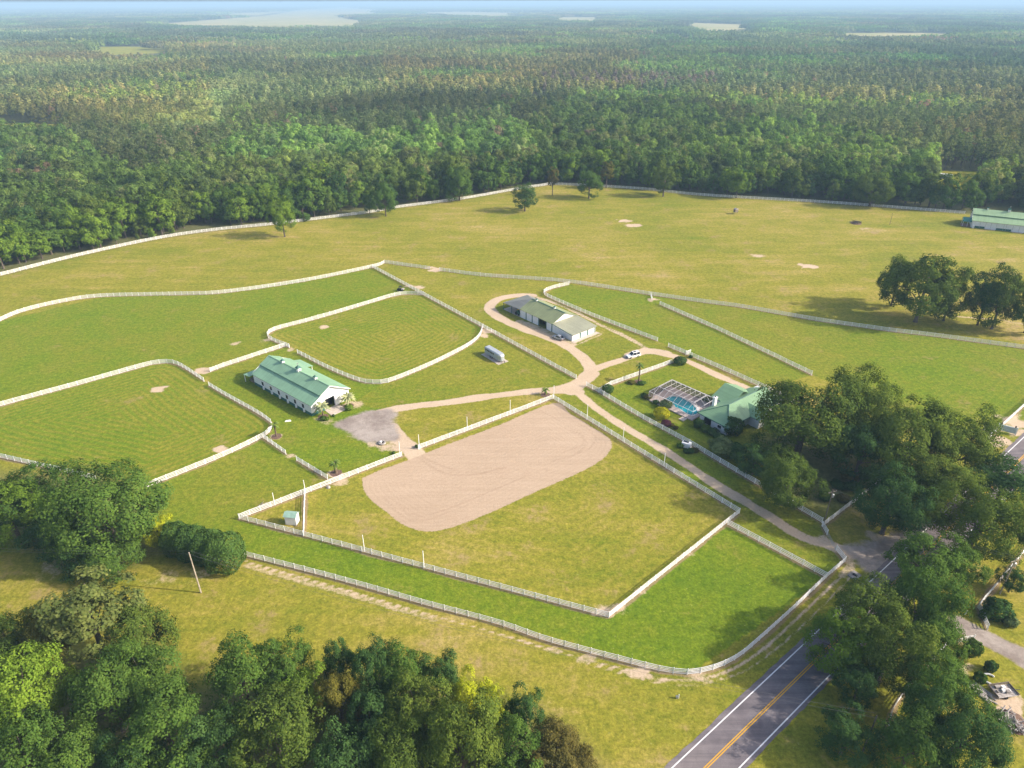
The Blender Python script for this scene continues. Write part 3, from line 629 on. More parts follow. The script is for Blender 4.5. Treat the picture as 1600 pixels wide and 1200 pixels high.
for y in (G0 + 9.4, G0 + 12.8, G0 + 16.0):
    m = MB(); m.box(-.04, -.005, y - 1.2, y + 1.2, .06, 2.95); m.build('sliding_door', M['siding'], gar)
m = MB(); m.prism([(-.42, -.56, 2.28), (-.42, G0 - .1, GE - .14), (-.42, G0 - .1, GE + .03), (-.42, -.56, 2.48)], [(-.36, -.56, 2.28), (-.36, G0 - .1, GE - .14), (-.36, G0 - .1, GE + .03), (-.36, -.56, 2.48)]); m.build('roof_edge', M['dgreen'], gar)
m = MB(); m.box(xm2 - .18, xm2 + .18, G0 - .35, G1, GR - .02, GR + .06); m.build('ridge_cap', M['dgreen'], gar)
cupola(gar, xm2, G0 + 5.2, GR, .75, False); cupola(gar, xm2, G0 + 15.0, GR, .75, False)
tr = thing('parked_tractor', 'dark tractor with yellow seat parked under the garage barn porch roof', 'tractor', (0, 0, 0))
tr.matrix_world = Matrix.Translation(loc) @ Matrix.Rotation(rz, 4, 'Z') @ Matrix.Translation((.8, G1 + 2.0, .07))
o = MB(); o.box(-.4, .4, -1.1, 1.0, .5, 1.15).prism([(-.35, -.2, 1.15), (.35, -.2, 1.15), (.3, -.15, 1.9), (-.3, -.15, 1.9)], [(-.35, .6, 1.15), (.35, .6, 1.15), (.3, .55, 1.9), (-.3, .55, 1.9)]); o.build('body', M['dgreen'], tr)
for x in (-.62, .62):
    for y, r in ((-.8, .38), (.6, .62)):
        o = MB(); o.tube((x - .14, y, r), (x + .14, y, r), r, n=12); o.build('wheel', M['rubber'], tr)
o = MB(); o.box(-.25, .25, .1, .5, 1.9, 2.1); o.build('seat', plain('yellow_vinyl', (.55, .42, .03)), tr)
# ---- house with hip roof and cross gables
v3 = (.80, .60); ang = math.atan2(v3[1], v3[0])
hc = AT(1000 + 1110 / 8, 570 + 500 / 8, 5.5)
house = thing('house', 'white house with green metal hip roof and chimney beside the screened pool, half under oaks', 'house', (hc[0], hc[1], 0), ang)
# local: x along ridge, y back (away)
E_ = 3.0; RH = 5.5
def slabs(name, polys, mat):
    m = MB()
    for P in polys: m.slab(P, .12)
    return m.build(name, M[mat], house)
slabs('hip_roof', [[(-6.6, 5.2, E_), (-6.6, -5.2, E_), (0, 0, RH)], [(-6.6, -5.2, E_), (17, -5.2, E_), (17, 0, RH), (0, 0, RH)], [(17, 5.2, E_), (-6.6, 5.2, E_), (0, 0, RH), (17, 0, RH)], [(17, -5.2, E_), (22, -5.2, E_), (22, 5.2, E_), (17, 5.2, E_), (17, 0, RH)]][:3], 'roofh')
slabs('back_wing_roof', [[(3.6, 8.6, E_ + .05), (3.6, 2.0, E_ + .05), (9.4, 2.0, RH + .12), (9.4, 8.6, RH + .12)], [(9.4, 8.6, RH + .12), (9.4, 2.0, RH + .12), (15.2, 2.0, E_ + .05), (15.2, 8.6, E_ + .05)]], 'roofh')
slabs('front_wing_roof', [[(3.2, -3.0, E_ + .06), (3.2, -8.2, E_ + .06), (6.6, -8.2, 4.7), (6.6, -1.2, 4.7)], [(6.6, -1.2, 4.7), (6.6, -8.2, 4.7), (10.0, -8.2, E_ + .06), (10.0, -3.0, E_ + .06)]], 'roofh')
m = MB(); m.box(-6.0, 20.0, -4.6, 4.6, 0, E_ - .1); m.build('wall', M['sidingh'], house)
m = MB(); A = [(4.2, 8.2, 0), (14.6, 8.2, 0), (14.6, 8.2, E_), (9.4, 8.2, RH - .1), (4.2, 8.2, E_)]; m.prism(A, [(p[0], 4.62, p[2]) for p in A]); m.build('back_wing_wall', M['sidingh'], house)
m = MB(); A = [(3.8, -7.8, 0), (9.4, -7.8, 0), (9.4, -7.8, E_), (6.6, -7.8, 4.55), (3.8, -7.8, E_)]; m.prism(A, [(p[0], -4.62, p[2]) for p in A]); m.build('front_wing_wall', M['sidingh'], house)
m = MB(); m.tube((0, 0, RH + .02), (17, 0, RH + .02), .13, n=6); m.tube((-6.6, 5.2, E_ + .02), (0, 0, RH + .02), .12, n=6); m.tube((-6.6, -5.2, E_ + .02), (0, 0, RH + .02), .12, n=6); m.build('ridge_cap', M['dgreen'], house)
m = MB(); m.box(-6.7, -6.58, -5.3, 5.3, E_ - .2, E_ + .02); m.box(-6.6, 17, -5.32, -5.2, E_ - .2, E_ + .02); m.box(3.48, 3.6, 1.9, 8.7, E_ - .12, E_ + .07); m.split('gutter', M['dgreen'], house)
chx, chy = 1.0, 4.2
m = MB(); m.box(-1.0, .1, 4.0, 4.8, 0, 6.0); ch = m.build('chimney', M['trim'], house)
m = MB(); m.box(-1.1, .2, 3.9, 4.9, 6.0, 6.15); m.build('chimney_cap', M['trim'], ch)
m = MB(); m.box(-.6, -.3, 4.3, 4.5, 6.15, 6.5); m.build('flue', M['dark'], ch)
window(house, -6.0, -2.2, 1.7, 1.2, .9, 'x-'); window(house, -6.0, 1.8, 1.5, 2.4, 1.9, 'x-'); window(house, -3, -4.6, 1.6, 1.4, 1.2, 'y-'); window(house, 1, -4.6, 1.6, 1.4, 1.2, 'y-'); window(house, 6.6, -7.8, 1.6, 1.6, 1.3, 'y-')
# ---- pool deck, pool and screen cage  (local x = towards back-right v, y = towards far-left u)
cS = np.array([51.0, 166.9]); angc = math.atan2(.66, .75); CW, CL = 11.0, 15.6
def loc2(p):
    d = np.array(p) - cS; c, s = math.cos(angc), math.sin(angc); return (d[0] * c + d[1] * s, -d[0] * s + d[1] * c)
deck = tag(link(bpy.data.objects.new('pool_terrace', None)), 'pale concrete terrace round the curved swimming pool', 'terrace'); deck.location = (cS[0], cS[1], 0); deck.rotation_euler = (0, 0, angc)
pl = [loc2(AT(1000 + x / 8, 570 + y / 8, .3)) for x, y in ((318, 425), (370, 395), (430, 388), (500, 402), (580, 440), (650, 480), (705, 530), (735, 590), (700, 622), (640, 632), (590, 618), (530, 580), (495, 552), (440, 530), (400, 500), (350, 455))]
pl = [tuple(p) for p in catmull([np.array(p) for p in pl] + [np.array(pl[0])], 4)[:-1]]
bm = bmesh.new(); out = [(-.4, -.3), (CW + .3, -.3), (CW + .3, CL + .3), (-.4, CL + .3)]
def ring(P, z): 
    vs_ = [bm.verts.new((x, y, z)) for x, y in P]; return vs_, [bm.edges.new((vs_[i], vs_[(i + 1) % len(vs_)])) for i in range(len(vs_))]
va, ea = ring(out, .32); vb, eb = ring(pl, .32); bmesh.ops.triangle_fill(bm, edges=ea + eb, use_beauty=True)
vc, ec = ring(out, 0); vd, ed = ring(pl, .05)
for A, Bq in ((va, vc), (vb, vd)):
    for i in range(len(A)): j = (i + 1) % len(A); bm.faces.new((A[i], A[j], Bq[j], Bq[i]))
me = bpy.data.meshes.new('deck_slab'); bmesh.ops.recalc_face_normals(bm, faces=bm.faces); bm.to_mesh(me); bm.free(); me.materials.append(plain('pinkish_deck', (.46, .38, .35), .9, var=.12)); link(bpy.data.objects.new('deck_slab', me), deck)
t = NT('pool_water'); n = t.noise(t.pos(), 1.6, 3); t.bsdf(t.mix(n, (.005, .20, .27), (.012, .31, .37)), .08, spec=.5, bump=n, bstr=.15, bdist=.1); M['pool'] = t.m
me = bpy.data.meshes.new('pool_water'); me.from_pydata([(x, y, .22) for x, y in pl], [], [list(range(len(pl)))]); me.materials.append(M['pool']); pw = link(bpy.data.objects.new('pool_water', me), deck)
m = MB()
for i in range(len(pl)):
    a, b = np.array(pl[i]), np.array(pl[(i + 1) % len(pl)]); m.box(min(a[0], b[0]) - .12, max(a[0], b[0]) + .12, min(a[1], b[1]) - .12, max(a[1], b[1]) + .12, .28, .36)
m.build('coping', M['trim'], deck)
t = NT('insect_screen'); tr_ = t.n('ShaderNodeBsdfTransparent'); pb = t.n('ShaderNodeBsdfDiffuse'); pb.inputs[0].default_value = (.13, .115, .135, 1); mx = t.n('ShaderNodeMixShader'); mx.inputs[0].default_value = .66
t.link(tr_.outputs[0], mx.inputs[1]); t.link(pb.outputs[0], mx.inputs[2]); t.link(mx.outputs[0], t.out.inputs[0]); M['screen'] = t.m
M['cageframe'] = plain('aluminium_frame', (.62, .60, .62), .5)
cage = thing('pool_cage', 'white framed insect-screen enclosure standing over the swimming pool', 'pool cage', (cS[0], cS[1], .32), angc)
wz, tz, ins = 2.5, 3.9, 2.4
NB = 9
def bar(mb, p, q, r=.036): mb.tube(p, q, r, n=4)
ys = [CL * i / NB for i in range(NB + 1)]
for y in ys:
    m = MB(); bar(m, (0, y, 0), (0, y, wz)); bar(m, (CW, y, 0), (CW, y, wz)); m.split('post', M['cageframe'], cage)
    yy = min(max(y, ins * .6), CL - ins * .6) if y in (ys[0], ys[-1]) else y
    m = MB(); bar(m, (0, y, wz), (ins, yy, tz), .045); bar(m, (ins, yy, tz), (CW - ins, yy, tz), .045); bar(m, (CW - ins, yy, tz), (CW, y, wz), .045); m.build('rafter', M['cageframe'], cage)
for x in (0, CW):
    m = MB(); bar(m, (x, 0, wz), (x, CL, wz), .07); bar(m, (x, 0, 1.0), (x, CL, 1.0), .04); m.split('eave_beam', M['cageframe'], cage)
for x in (ins, CW - ins):
    m = MB(); bar(m, (x, ins * .6, tz), (x, CL - ins * .6, tz), .06); m.build('purlin', M['cageframe'], cage)
for y in (0, CL):
    m = MB(); bar(m, (0, y, wz), (CW, y, wz), .07)
    for x in (2.75, 5.5, 8.25): bar(m, (x, y, 0), (x, y, wz)); bar(m, (x, y, wz), (x, min(max(y, ins * .6), CL - ins * .6), tz))
    m.build('end_frame', M['cageframe'], cage)
for i in range(NB):
    y0, y1 = ys[i] + .06, ys[i + 1] - .06
    a0, a1 = max(y0, ins * .6), min(y1, CL - ins * .6)
    m = MB(); m.poly([(CW, y0, wz), (CW, y1, wz), (CW - ins, a1, tz), (CW - ins, a0, tz)]); m.poly([(CW, y0, 0), (CW, y1, 0), (CW, y1, wz), (CW, y0, wz)]); m.build('screen_panel', M['screen'], cage, fix=False)
m = MB(); m.poly([(0, CL, 0), (CW, CL, 0), (CW, CL, wz), (0, CL, wz)]); m.poly([(0, CL, wz), (CW, CL, wz), (CW - ins, CL - ins * .6, tz), (ins, CL - ins * .6, tz)]); m.build('screen_panel', M['screen'], cage, fix=False)
t = NT('light_insect_screen'); tr_ = t.n('ShaderNodeBsdfTransparent'); pb = t.n('ShaderNodeBsdfDiffuse'); pb.inputs[0].default_value = (.13, .115, .135, 1); mx = t.n('ShaderNodeMixShader'); mx.inputs[0].default_value = .24
t.link(tr_.outputs[0], mx.inputs[1]); t.link(pb.outputs[0], mx.inputs[2]); t.link(mx.outputs[0], t.out.inputs[0]); M['screen2'] = t.m
for i in range(NB):
    a0, a1 = max(ys[i] + .05, ins * .6), min(ys[i + 1] - .05, CL - ins * .6)
    m = MB(); m.poly([(ins, a0, tz), (CW - ins, a0, tz), (CW - ins, a1, tz), (ins, a1, tz)]); m.build('roof_screen', M['screen2'], cage, fix=False)
    m = MB(); m.poly([(0, ys[i] + .05, wz), (0, ys[i + 1] - .05, wz), (ins, a1, tz), (ins, a0, tz)]); m.build('roof_screen', M['screen2'], cage, fix=False)
m = MB(); m.box(.6, 2.2, 7.6, 8.4, .33, .75); m.build('lounge_seat', M['greywood'], deck); m = MB(); m.box(.7, 2.3, 9.2, 10.0, .33, .75); m.build('lounge_seat', M['trim'], deck)
m = MB(); m.box(-2.4, -.5, 1.2, 2.8, 0, .18); m.build('step_slab', M['concrete'], deck)
# ---- far barn at the right edge
bx, by = AT(1516.7, 355.2); ex_ = AT(1600, 364.2); dv = np.array(ex_) - (bx, by); dv /= np.hypot(*dv)
fb = thing('far_barn', 'white stable with pale green stepped roof and small teal porch at the far right', 'barn', (bx, by, 0), math.atan2(dv[1], dv[0]))
FE = TOP(1516.7, 355.2, 343.8); FLn, FD = 40.0, 15.0; FR = FE + 4.0
m = MB(); m.box(0, FLn, 0, .15, 0, FE); m.box(0, FLn, FD - .15, FD, 0, FE); m.split('side_wall', M['siding'], fb); m = MB()
A = [(0, .15, 0), (0, FD - .15, 0), (0, FD - .15, FE), (0, FD / 2, FR - .15), (0, .15, FE)]; m.prism(A, [(.15, p[1], p[2]) for p in A]); m.prism([(FLn - .15, p[1], p[2]) for p in A], [(FLn, p[1], p[2]) for p in A]); m.split('gable_wall', M['siding'], fb)
def fz(y, l=0): return FE + (FR - FE) * (1 - abs(y - FD / 2) / (FD / 2)) + l
for s in (-1, 1):
    def Y(q): return FD / 2 + s * q
    a, b = FD / 2 + .4, FD / 4
    m = MB(); m.slab([(-.4, Y(a), fz(0) - .2), (FLn + .4, Y(a), fz(0) - .2), (FLn + .4, Y(b), fz(Y(b))), (-.4, Y(b), fz(Y(b)))], .12); m.build('lower_roof', M['roof3'], fb)
    m = MB(); m.slab([(-.45, Y(b + .3), fz(Y(b + .3), .5)), (FLn + .4, Y(b + .3), fz(Y(b + .3), .5)), (FLn + .4, Y(0), FR + .5), (-.45, Y(0), FR + .5)], .12); m.build('upper_roof', M['roof3'], fb)
    m = MB(); m.box(-.3, FLn + .3, min(Y(b), Y(b - .1)), max(Y(b), Y(b - .1)), fz(Y(b), -.1), fz(Y(b), .42)); m.build('clerestory', M['dgreen'], fb)
m = MB(); m.prism([(-.5, -.4, FE - .3), (-.5, FD / 2, FR + .2), (-.5, FD / 2, FR + .55), (-.5, -.4, FE)], [(-.46, -.4, FE - .3), (-.46, FD / 2, FR + .2), (-.46, FD / 2, FR + .55), (-.46, -.4, FE)]); m.build('bargeboard', M['trim'], fb)
for x0, x1 in ((1.6, 6.0), (11.2, 17.8), (24, 31)):
    m = MB(); m.box(x0, x1, -.05, 0, .05, 1.05); m.build('wainscot', M['dgreen'], fb)
for i, x in enumerate((3.7, 6.2, 8.6, 11.0, 14.2, 15.3, 18.2, 21, 24, 27)):
    m = MB(); m.box(x - .06, x + .06, -.06, 0, .05, FE - .2); m.build('door_batten', M['steel'], fb)
for x in (6.2, 18.2):
    m = MB(); m.box(x, x + 4.6, -1.3, -.06, 0, .1); m.build('door_slab', M['concrete'], fb)
cupola(fb, 6, FD / 2, FR + .5, .9, False); cupola(fb, 15.5, FD / 2, FR + .5, 1.3, True)
m = MB(); m.slab([(-4.2, .4, 2.7), (-.05, .4, 2.7), (-.05, 3.4, 4.3), (-4.2, 3.4, 4.3)], .1); m.slab([(-4.2, 3.4, 4.3), (-.05, 3.4, 4.3), (-.05, 6.4, 2.7), (-4.2, 6.4, 2.7)], .1); m.build('porch_roof', M['teal'], fb)
m = MB(); A = [(-4.0, .7, 2.7), (-4.0, 6.1, 2.7), (-4.0, 3.4, 4.15)]; m.prism(A, [(-3.9, p[1], p[2]) for p in A]); m.build('porch_gable', M['trim'], fb)
for x, y in ((-4, .6), (-4, 6.2), (-1.9, .6), (-.3, .6)):
    m = MB(); m.box(x, x + .16, y, y + .16, 0, 2.65); m.build('porch_post', M['trim'], fb)
m = MB(); m.slab([(-4.5, .1, .1), (-.05, .1, .1), (-.05, 6.6, .1), (-4.5, 6.6, .1)], .08); m.build('porch_slab', plain('brick_floor', (.30, .17, .13)), fb)
m = MB(); m.box(.5, 1.3, -1.3, -.2, 0, 1.5); m.build('water_tank', M['trim'], fb)
# ---- small shed in the arena corner
sx, sy = AT(462, 826); shed = thing('shed', 'tiny white shed with pale green roof beside the lower arena fence', 'shed', (sx, sy + .9, 0), R_(-8))
m = MB(); A = [(0, 0, .12), (1.8, 0, .12), (1.8, 0, 2.55), (.9, 0, 3.0), (0, 0, 2.55)]; A = [(p[1], p[0], p[2]) for p in A]; m.prism(A, [(-2.6, p[1], p[2]) for p in A]); m.build('wall', M['trim'], shed)
for s in (0, 1):
    m = MB(); y = -.25 if s == 0 else 2.05; m.slab([(.2, y, 2.47), (-2.85, y, 2.47), (-2.85, .9, 3.13), (.2, .9, 3.13)], .07); m.build('roof', plain('pale_green_felt', (.26, .40, .33)) if s == 0 else bpy.data.materials['pale_green_felt'], shed)
m = MB(); m.box(.0, .04, .45, 1.3, .2, 1.85); m.build('door', M['trim'], shed); m = MB(); m.box(-2.5, -.1, .05, 1.75, 0, .12); m.build('skid', M['wood'], shed)

# ------------------------------------------------------------------ fences
mb = MB(); mb.box(-.066, .066, -.066, .066, 0, 1.5); b = [(-.08, -.08, 1.5), (.08, -.08, 1.5), (.08, .08, 1.5), (-.08, .08, 1.5)]
for i in range(4): mb.poly([b[i], b[(i + 1) % 4], (0, 0, 1.58)])
POST = mesh_np('fence_post', mb.v, mb.f, M['white'])
RZ = (.24, .62, 1.0, 1.37)
npost = 0
for nm, P, cv, lab in FENCES:
    L = FL[nm]; n = len(L); o0 = L[0]
    base_y = np.mean([p[1] for p in P])
    fo = thing('paddock_fence', lab, 'fence', (o0[0], o0[1], 0), 0, 'white four-rail paddock fences')
    tg = np.gradient(L, axis=0); tg /= np.hypot(tg[:, 0], tg[:, 1])[:, None]
    nr = np.c_[-tg[:, 1], tg[:, 0]]
    for z0_ in RZ:
        Vv = []; Ff = []
        for i in range(n):
            q = L[i] - o0; z = z0_ + random.gauss(0, .016)
            for s, zz in ((-.025, z - .072), (.025, z - .072), (.025, z + .072), (-.025, z + .072)): Vv.append((q[0] + nr[i][0] * s, q[1] + nr[i][1] * s, zz))
            if i: b = 4 * i; Ff += [[b - 4 + k, b - 4 + (k + 1) % 4, b + (k + 1) % 4, b + k] for k in range(4)]
        Ff += [[3, 2, 1, 0], [4 * n - 4, 4 * n - 3, 4 * n - 2, 4 * n - 1]]
        link(bpy.data.objects.new('rail', mesh_np('rail', Vv, Ff, M['white'])), fo)
    if base_y > 465 or nm in ('garage_back',):
        for i in range(n):
            o = bpy.data.objects.new('post', POST); o.location = (L[i][0] - o0[0], L[i][1] - o0[1], 0); o.rotation_euler = (random.gauss(0, .014), random.gauss(0, .014), math.atan2(tg[i][1], tg[i][0])); o.scale = (1, 1, random.uniform(.97, 1.03)); link(o, fo); npost += 1
    else:
        m = MB()
        for i in range(n): q = L[i] - o0; m.box(q[0] - .07, q[0] + .07, q[1] - .07, q[1] + .07, 0, 1.55)
        tag(m.build('posts', M['white'], fo, fix=False), kind='stuff')
# tall white marker posts round the arena
for i, (x, y, ty, where) in enumerate([(476, 771, 751, 'over the pen cross fence'), (428, 790, 771, 'left of the small shed'), (568, 862, 837, 'on the lower arena fence, nearer the shed'), (661, 888, 862, 'on the lower arena fence, farther from the shed'),
        (624, 714, 691, 'left of the arena gateway'), (654, 702, 680, 'right of the arena gateway'), (729, 673, 652, 'on the upper arena fence right of the gateway'), (796, 648, 626, 'on the upper arena fence near the top corner'),
        (864, 623, 603, 'at the top corner of the arena'), (916, 655, 633, 'first along the lane fence from the top corner'), (972, 690, 668, 'second along the lane fence from the top corner'), (1036, 729, 709, 'third along the lane fence from the top corner')]):
    p = AT(x, y); h = TOP(x, y, ty)
    m = MB(); m.tube((0, 0, 0), (0, 0, h), .09, .08, 8); m.lathe([(.1, h), (.1, h + .05), (.02, h + .1)], 8)
    o = m.build('marker_post', M['white']); o.location = (p[0] + .22, p[1] + .12, 0); tag(o, 'tall slim white post ' + where, 'post', 'tall white posts round the arena')
# ------------------------------------------------------------------ vegetation
def leaf_material(name, col, col2=None, inst=False, trans=.22):
    t = NT(name); geo = t.n('ShaderNodeNewGeometry'); oi = t.n('ShaderNodeObjectInfo')
    rnd = geo.outputs['Random Per Island']; orn = oi.outputs['Random']
    if inst:
        at = t.n('ShaderNodeAttribute', attribute_type='INSTANCER', attribute_name='tint'); base = at.outputs['Color']
        c = t.mix(1.0, base, t.mix(rnd, (.8, .8, .8), (1.55, 1.52, 1.45)), 'MULTIPLY'); trans = .30
    else:
        col2 = col2 or tuple(x * f for x, f in zip(col, (1.45, 1.25, 1.1)))
        c = t.mix(rnd, col, col2)
        c = t.mix(1.0, c, t.mix(orn, (.82, .86, .85), (1.15, 1.10, 1.0)), 'MULTIPLY')
        n = t.noise(t.pos(), .35, 2); c = t.mix(.7, c, t.mix(t.ramp(n, .3, .7), (.75, .8, .8), (1.2, 1.15, 1.0)), 'MULTIPLY')
    d = t.n('ShaderNodeBsdfDiffuse'); t.link(c, d.inputs[0]); tl = t.n('ShaderNodeBsdfTranslucent')
    t.link(t.mix(1.0, c, (1.25, 1.3, .6), 'MULTIPLY'), tl.inputs[0]); mx = t.n('ShaderNodeMixShader'); mx.inputs[0].default_value = trans
    t.link(d.outputs[0], mx.inputs[1]); t.link(tl.outputs[0], mx.inputs[2]); t.link(mx.outputs[0], t.out.inputs[0]); return t.m
LEAF = {
 'hedge': leaf_material('hedge_leaves', (.062, .125, .032), (.105, .180, .044)),
 'oak': leaf_material('oak_leaves', (.066, .110, .021), (.132, .180, .036)),
 'dark': leaf_material('dark_green_leaves', (0.042, 0.093, 0.030), (0.078, 0.143, 0.042)),
 'green': leaf_material('green_leaves', (.058, .118, .024), (.108, .178, .036)),
 'bright': leaf_material('bright_green_leaves', (.095, .170, .020), (.160, .245, .034)),
 'lime': leaf_material('lime_leaves', (0.255, 0.315, 0.018), (0.405, 0.435, 0.036)),
 'olive': leaf_material('olive_leaves', (.110, .112, .022), (.185, .165, .036)),
 'brown': leaf_material('brown_green_leaves', (.085, .082, .026), (.145, .125, .040)),
 'pine': leaf_material('pine_needles', (.088, .122, .034), (.160, .185, .060)),
 'grey': leaf_material('grey_green_leaves', (0.128, 0.180, 0.075), (0.203, 0.255, 0.112)),
 'yellow': leaf_material('golden_leaves', (0.345, 0.352, 0.018), (0.495, 0.450, 0.033)),
 'purple': leaf_material('purple_leaves', (0.083, 0.024, 0.053), (0.150, 0.045, 0.083)),
 'palm': leaf_material('palm_fronds', (0.105, 0.173, 0.033), (0.195, 0.255, 0.068)),
 'palepalm': leaf_material('grey_palm_fronds', (0.285, 0.315, 0.165), (0.450, 0.465, 0.270)),
 'forest': leaf_material('forest_leaves', (0.075, 0.150, 0.030), inst=True),
}
def quads(C, N, S, r, asp=.72):
    n = len(C); a = np.cross(N, r.normal(size=(n, 3))); a /= np.linalg.norm(a, axis=1)[:, None] + 1e-9; b = np.cross(N, a)
    a = a * (S * .5)[:, None]; b = b * (S * .5 * asp)[:, None]; k = N * (S * .10)[:, None]
    V = np.stack([C - a, C - b + k, C + a, C + b + k], 1).reshape(-1, 3); return V, np.arange(4 * n).reshape(n, 4)
def unit(r, n):
    d = r.normal(size=(n, 3)); return d / np.linalg.norm(d, axis=1)[:, None]
def crown_mesh(name, seed, R, H, zb, nlobe, nl, leaf, flat=.85, sub=9, lr=.40, sr=.17):
    """lobes spread over the crown, small clumps over each lobe, leaves over each clump"""
    r = np.random.default_rng(seed); zc = (zb + H) / 2; hz = (H - zb) / 2
    i = np.arange(nlobe); z = 1 - 1.78 * (i + .5) / nlobe; ph = i * 2.39996 + r.normal(0, .4, nlobe); q = np.sqrt(np.clip(1 - z * z, 0, 1))
    d = np.c_[q * np.cos(ph), q * np.sin(ph), z] + r.normal(0, .13, (nlobe, 3)); d /= np.linalg.norm(d, axis=1)[:, None]
    rad = r.uniform(.38, .90, nlobe); C = d * rad[:, None] * np.array([R, R, hz]); C[:, 2] += zc; LR = R * lr * r.uniform(.65, 1.2, nlobe)
    C = np.vstack([C, [[0, 0, zc]]]); LR = np.r_[LR, R * .45]; d = np.vstack([d, [[0, 0, 1]]]); n2 = nlobe + 1
    w = np.repeat(np.arange(n2), sub); sd = unit(r, len(w)); dot = (sd * d[w]).sum(1); fl = dot < -.25; sd[fl] -= 2 * dot[fl][:, None] * d[w][fl]
    SC = C[w] + sd * LR[w][:, None] * r.uniform(.62, 1.02, len(w))[:, None] * np.array([1, 1, min(1.0, hz / R)]); SR = R * sr * r.uniform(.6, 1.35, len(w))
    p = SR ** 2; p /= p.sum(); who = r.choice(len(w), nl, p=p); ld = unit(r, nl); ow = sd[who] * .7 + d[w][who] * .3; ow /= np.linalg.norm(ow, axis=1)[:, None] + 1e-6
    dot = (ld * ow).sum(1); fl = dot < -.3; ld[fl] -= 2 * dot[fl][:, None] * ow[fl]
    P = SC[who] + ld * (SR[who] * np.clip(r.normal(.88, .2, nl), .2, 1.4))[:, None] * np.array([1, 1, flat])
    N = ld * .75 + ow * .55 + np.array([0, 0, .28]) + r.normal(0, .30, (nl, 3)); N /= np.linalg.norm(N, axis=1)[:, None]
    P[:, 2] = np.maximum(P[:, 2], .15); V, F = quads(P, N, leaf * r.uniform(.55, 1.4, nl), r)
    return mesh_np(name, V, F, LEAF['green']), C[:-1]
def ball_mesh(name, seed, nl, leaf, lump=.06):     # clipped bush: unit half-axes, standing on z=0..2
    r = np.random.default_rng(seed); d = unit(r, nl); d = d[d[:, 2] > -.75]; nl = len(d)
    k = 1 + lump * (np.sin(d[:, 0] * 6 + seed) + np.sin(d[:, 1] * 7 + seed * 3) + np.sin(d[:, 2] * 6.5)); P = d * (k * r.normal(.96, .05, nl))[:, None] + np.array([0, 0, .92])
    N = d + r.normal(0, .35, (nl, 3)); N /= np.linalg.norm(N, axis=1)[:, None]; P[:, 2] = np.maximum(P[:, 2], .02)
    V, F = quads(P, N, leaf * r.uniform(.6, 1.3, nl), r); return mesh_np(name, V, F, LEAF['green'])
def trunk_mesh(name, seed, H, r0, C, nlimb=7, zsplit=.28):
    rr = random.Random(seed); m = MB(); top = (rr.uniform(-.4, .4), rr.uniform(-.4, .4), H * .72); zs = H * zsplit
    m.lathe([(r0 * 1.5, 0), (r0 * 1.05, .6), (r0, zs)], 8); m.tube((0, 0, zs - .1), top, r0, r0 * .25, 7)
    for c in sorted(C, key=lambda c: rr.random())[:nlimb]:
        z = rr.uniform(zs * .7, H * .45); e = Vector((c[0] * .85, c[1] * .85, max(c[2] - .5, z + .5))); mid = Vector((e.x * .45, e.y * .45, z + (e.z - z) * .6))
        m.tube((0, 0, z), mid, r0 * .5, r0 * .32, 6); m.tube(mid, e, r0 * .32, r0 * .1, 5)
    me = mesh_np(name, m.v, m.f, M['bark']); return me
PROTO = {}
def add_proto(kind, R, H, zb, nc, nl, leaf, r0, n, **kw):
    L = []
    for i in range(n):
        me, C = crown_mesh('%s_crown' % kind, 100 + 17 * i + len(PROTO) * 31, R, H, zb, nc, nl, leaf, **kw)
        L.append((me, trunk_mesh('%s_trunk' % kind, i, H, r0, C)))
    PROTO[kind] = (L, R, H, zb)
add_proto('oak', 8.0, 16.0, 1.8, 26, 24000, .36, .55, 4)
add_proto('broad', 6.0, 18.0, 1.4, 24, 16000, .36, .36, 5, lr=.42, sr=.18)
add_proto('ragged', 5.5, 14.0, .3, 22, 13000, .34, .28, 4, lr=.40, sr=.17)
add_proto('loblolly', 5.0, 18.0, 4.5, 26, 9000, .40, .34, 2, flat=.6, lr=.30, sr=.15)
add_proto('mid', 5.6, 18.0, -.8, 17, 3000, .72, .32, 5, sub=6, lr=.42, sr=.22)
def pine_mesh(name, seed, nl, leaf):
    r = np.random.default_rng(seed); H, zb, R = 21.0, 7.0, 3.7; nb = 50
    z = r.uniform(zb, H, nb); k = np.sqrt(np.clip(1 - (np.maximum(z - zb - 4.5, 0) / (H + .3 - zb - 4.5)) ** 2, .06, 1)); ph = r.uniform(0, 6.28, nb); q = R * k * r.uniform(.35, 1, nb)
    C = np.c_[q * np.cos(ph), q * np.sin(ph), z]; who = r.integers(0, nb, nl); d = unit(r, nl)
    P = C[who] + d * (r.uniform(.4, 1.0, nl) * 1.0)[:, None] * np.array([1, 1, .6]); N = d * .7 + np.array([0, 0, .5]) + r.normal(0, .4, (nl, 3)); N /= np.linalg.norm(N, axis=1)[:, None]
    V, F = quads(P, N, leaf * r.uniform(.6, 1.3, nl), r, .6); return mesh_np(name, V, F, LEAF['pine'])
PROTO['pine'] = ([(pine_mesh('pine_crown', 40 + i, 1300, .75), trunk_mesh('pine_trunk', 70 + i, 24, .2, [], 0, .4)) for i in range(3)], 3.1, 21.0, 8.0)
_cnt = {}
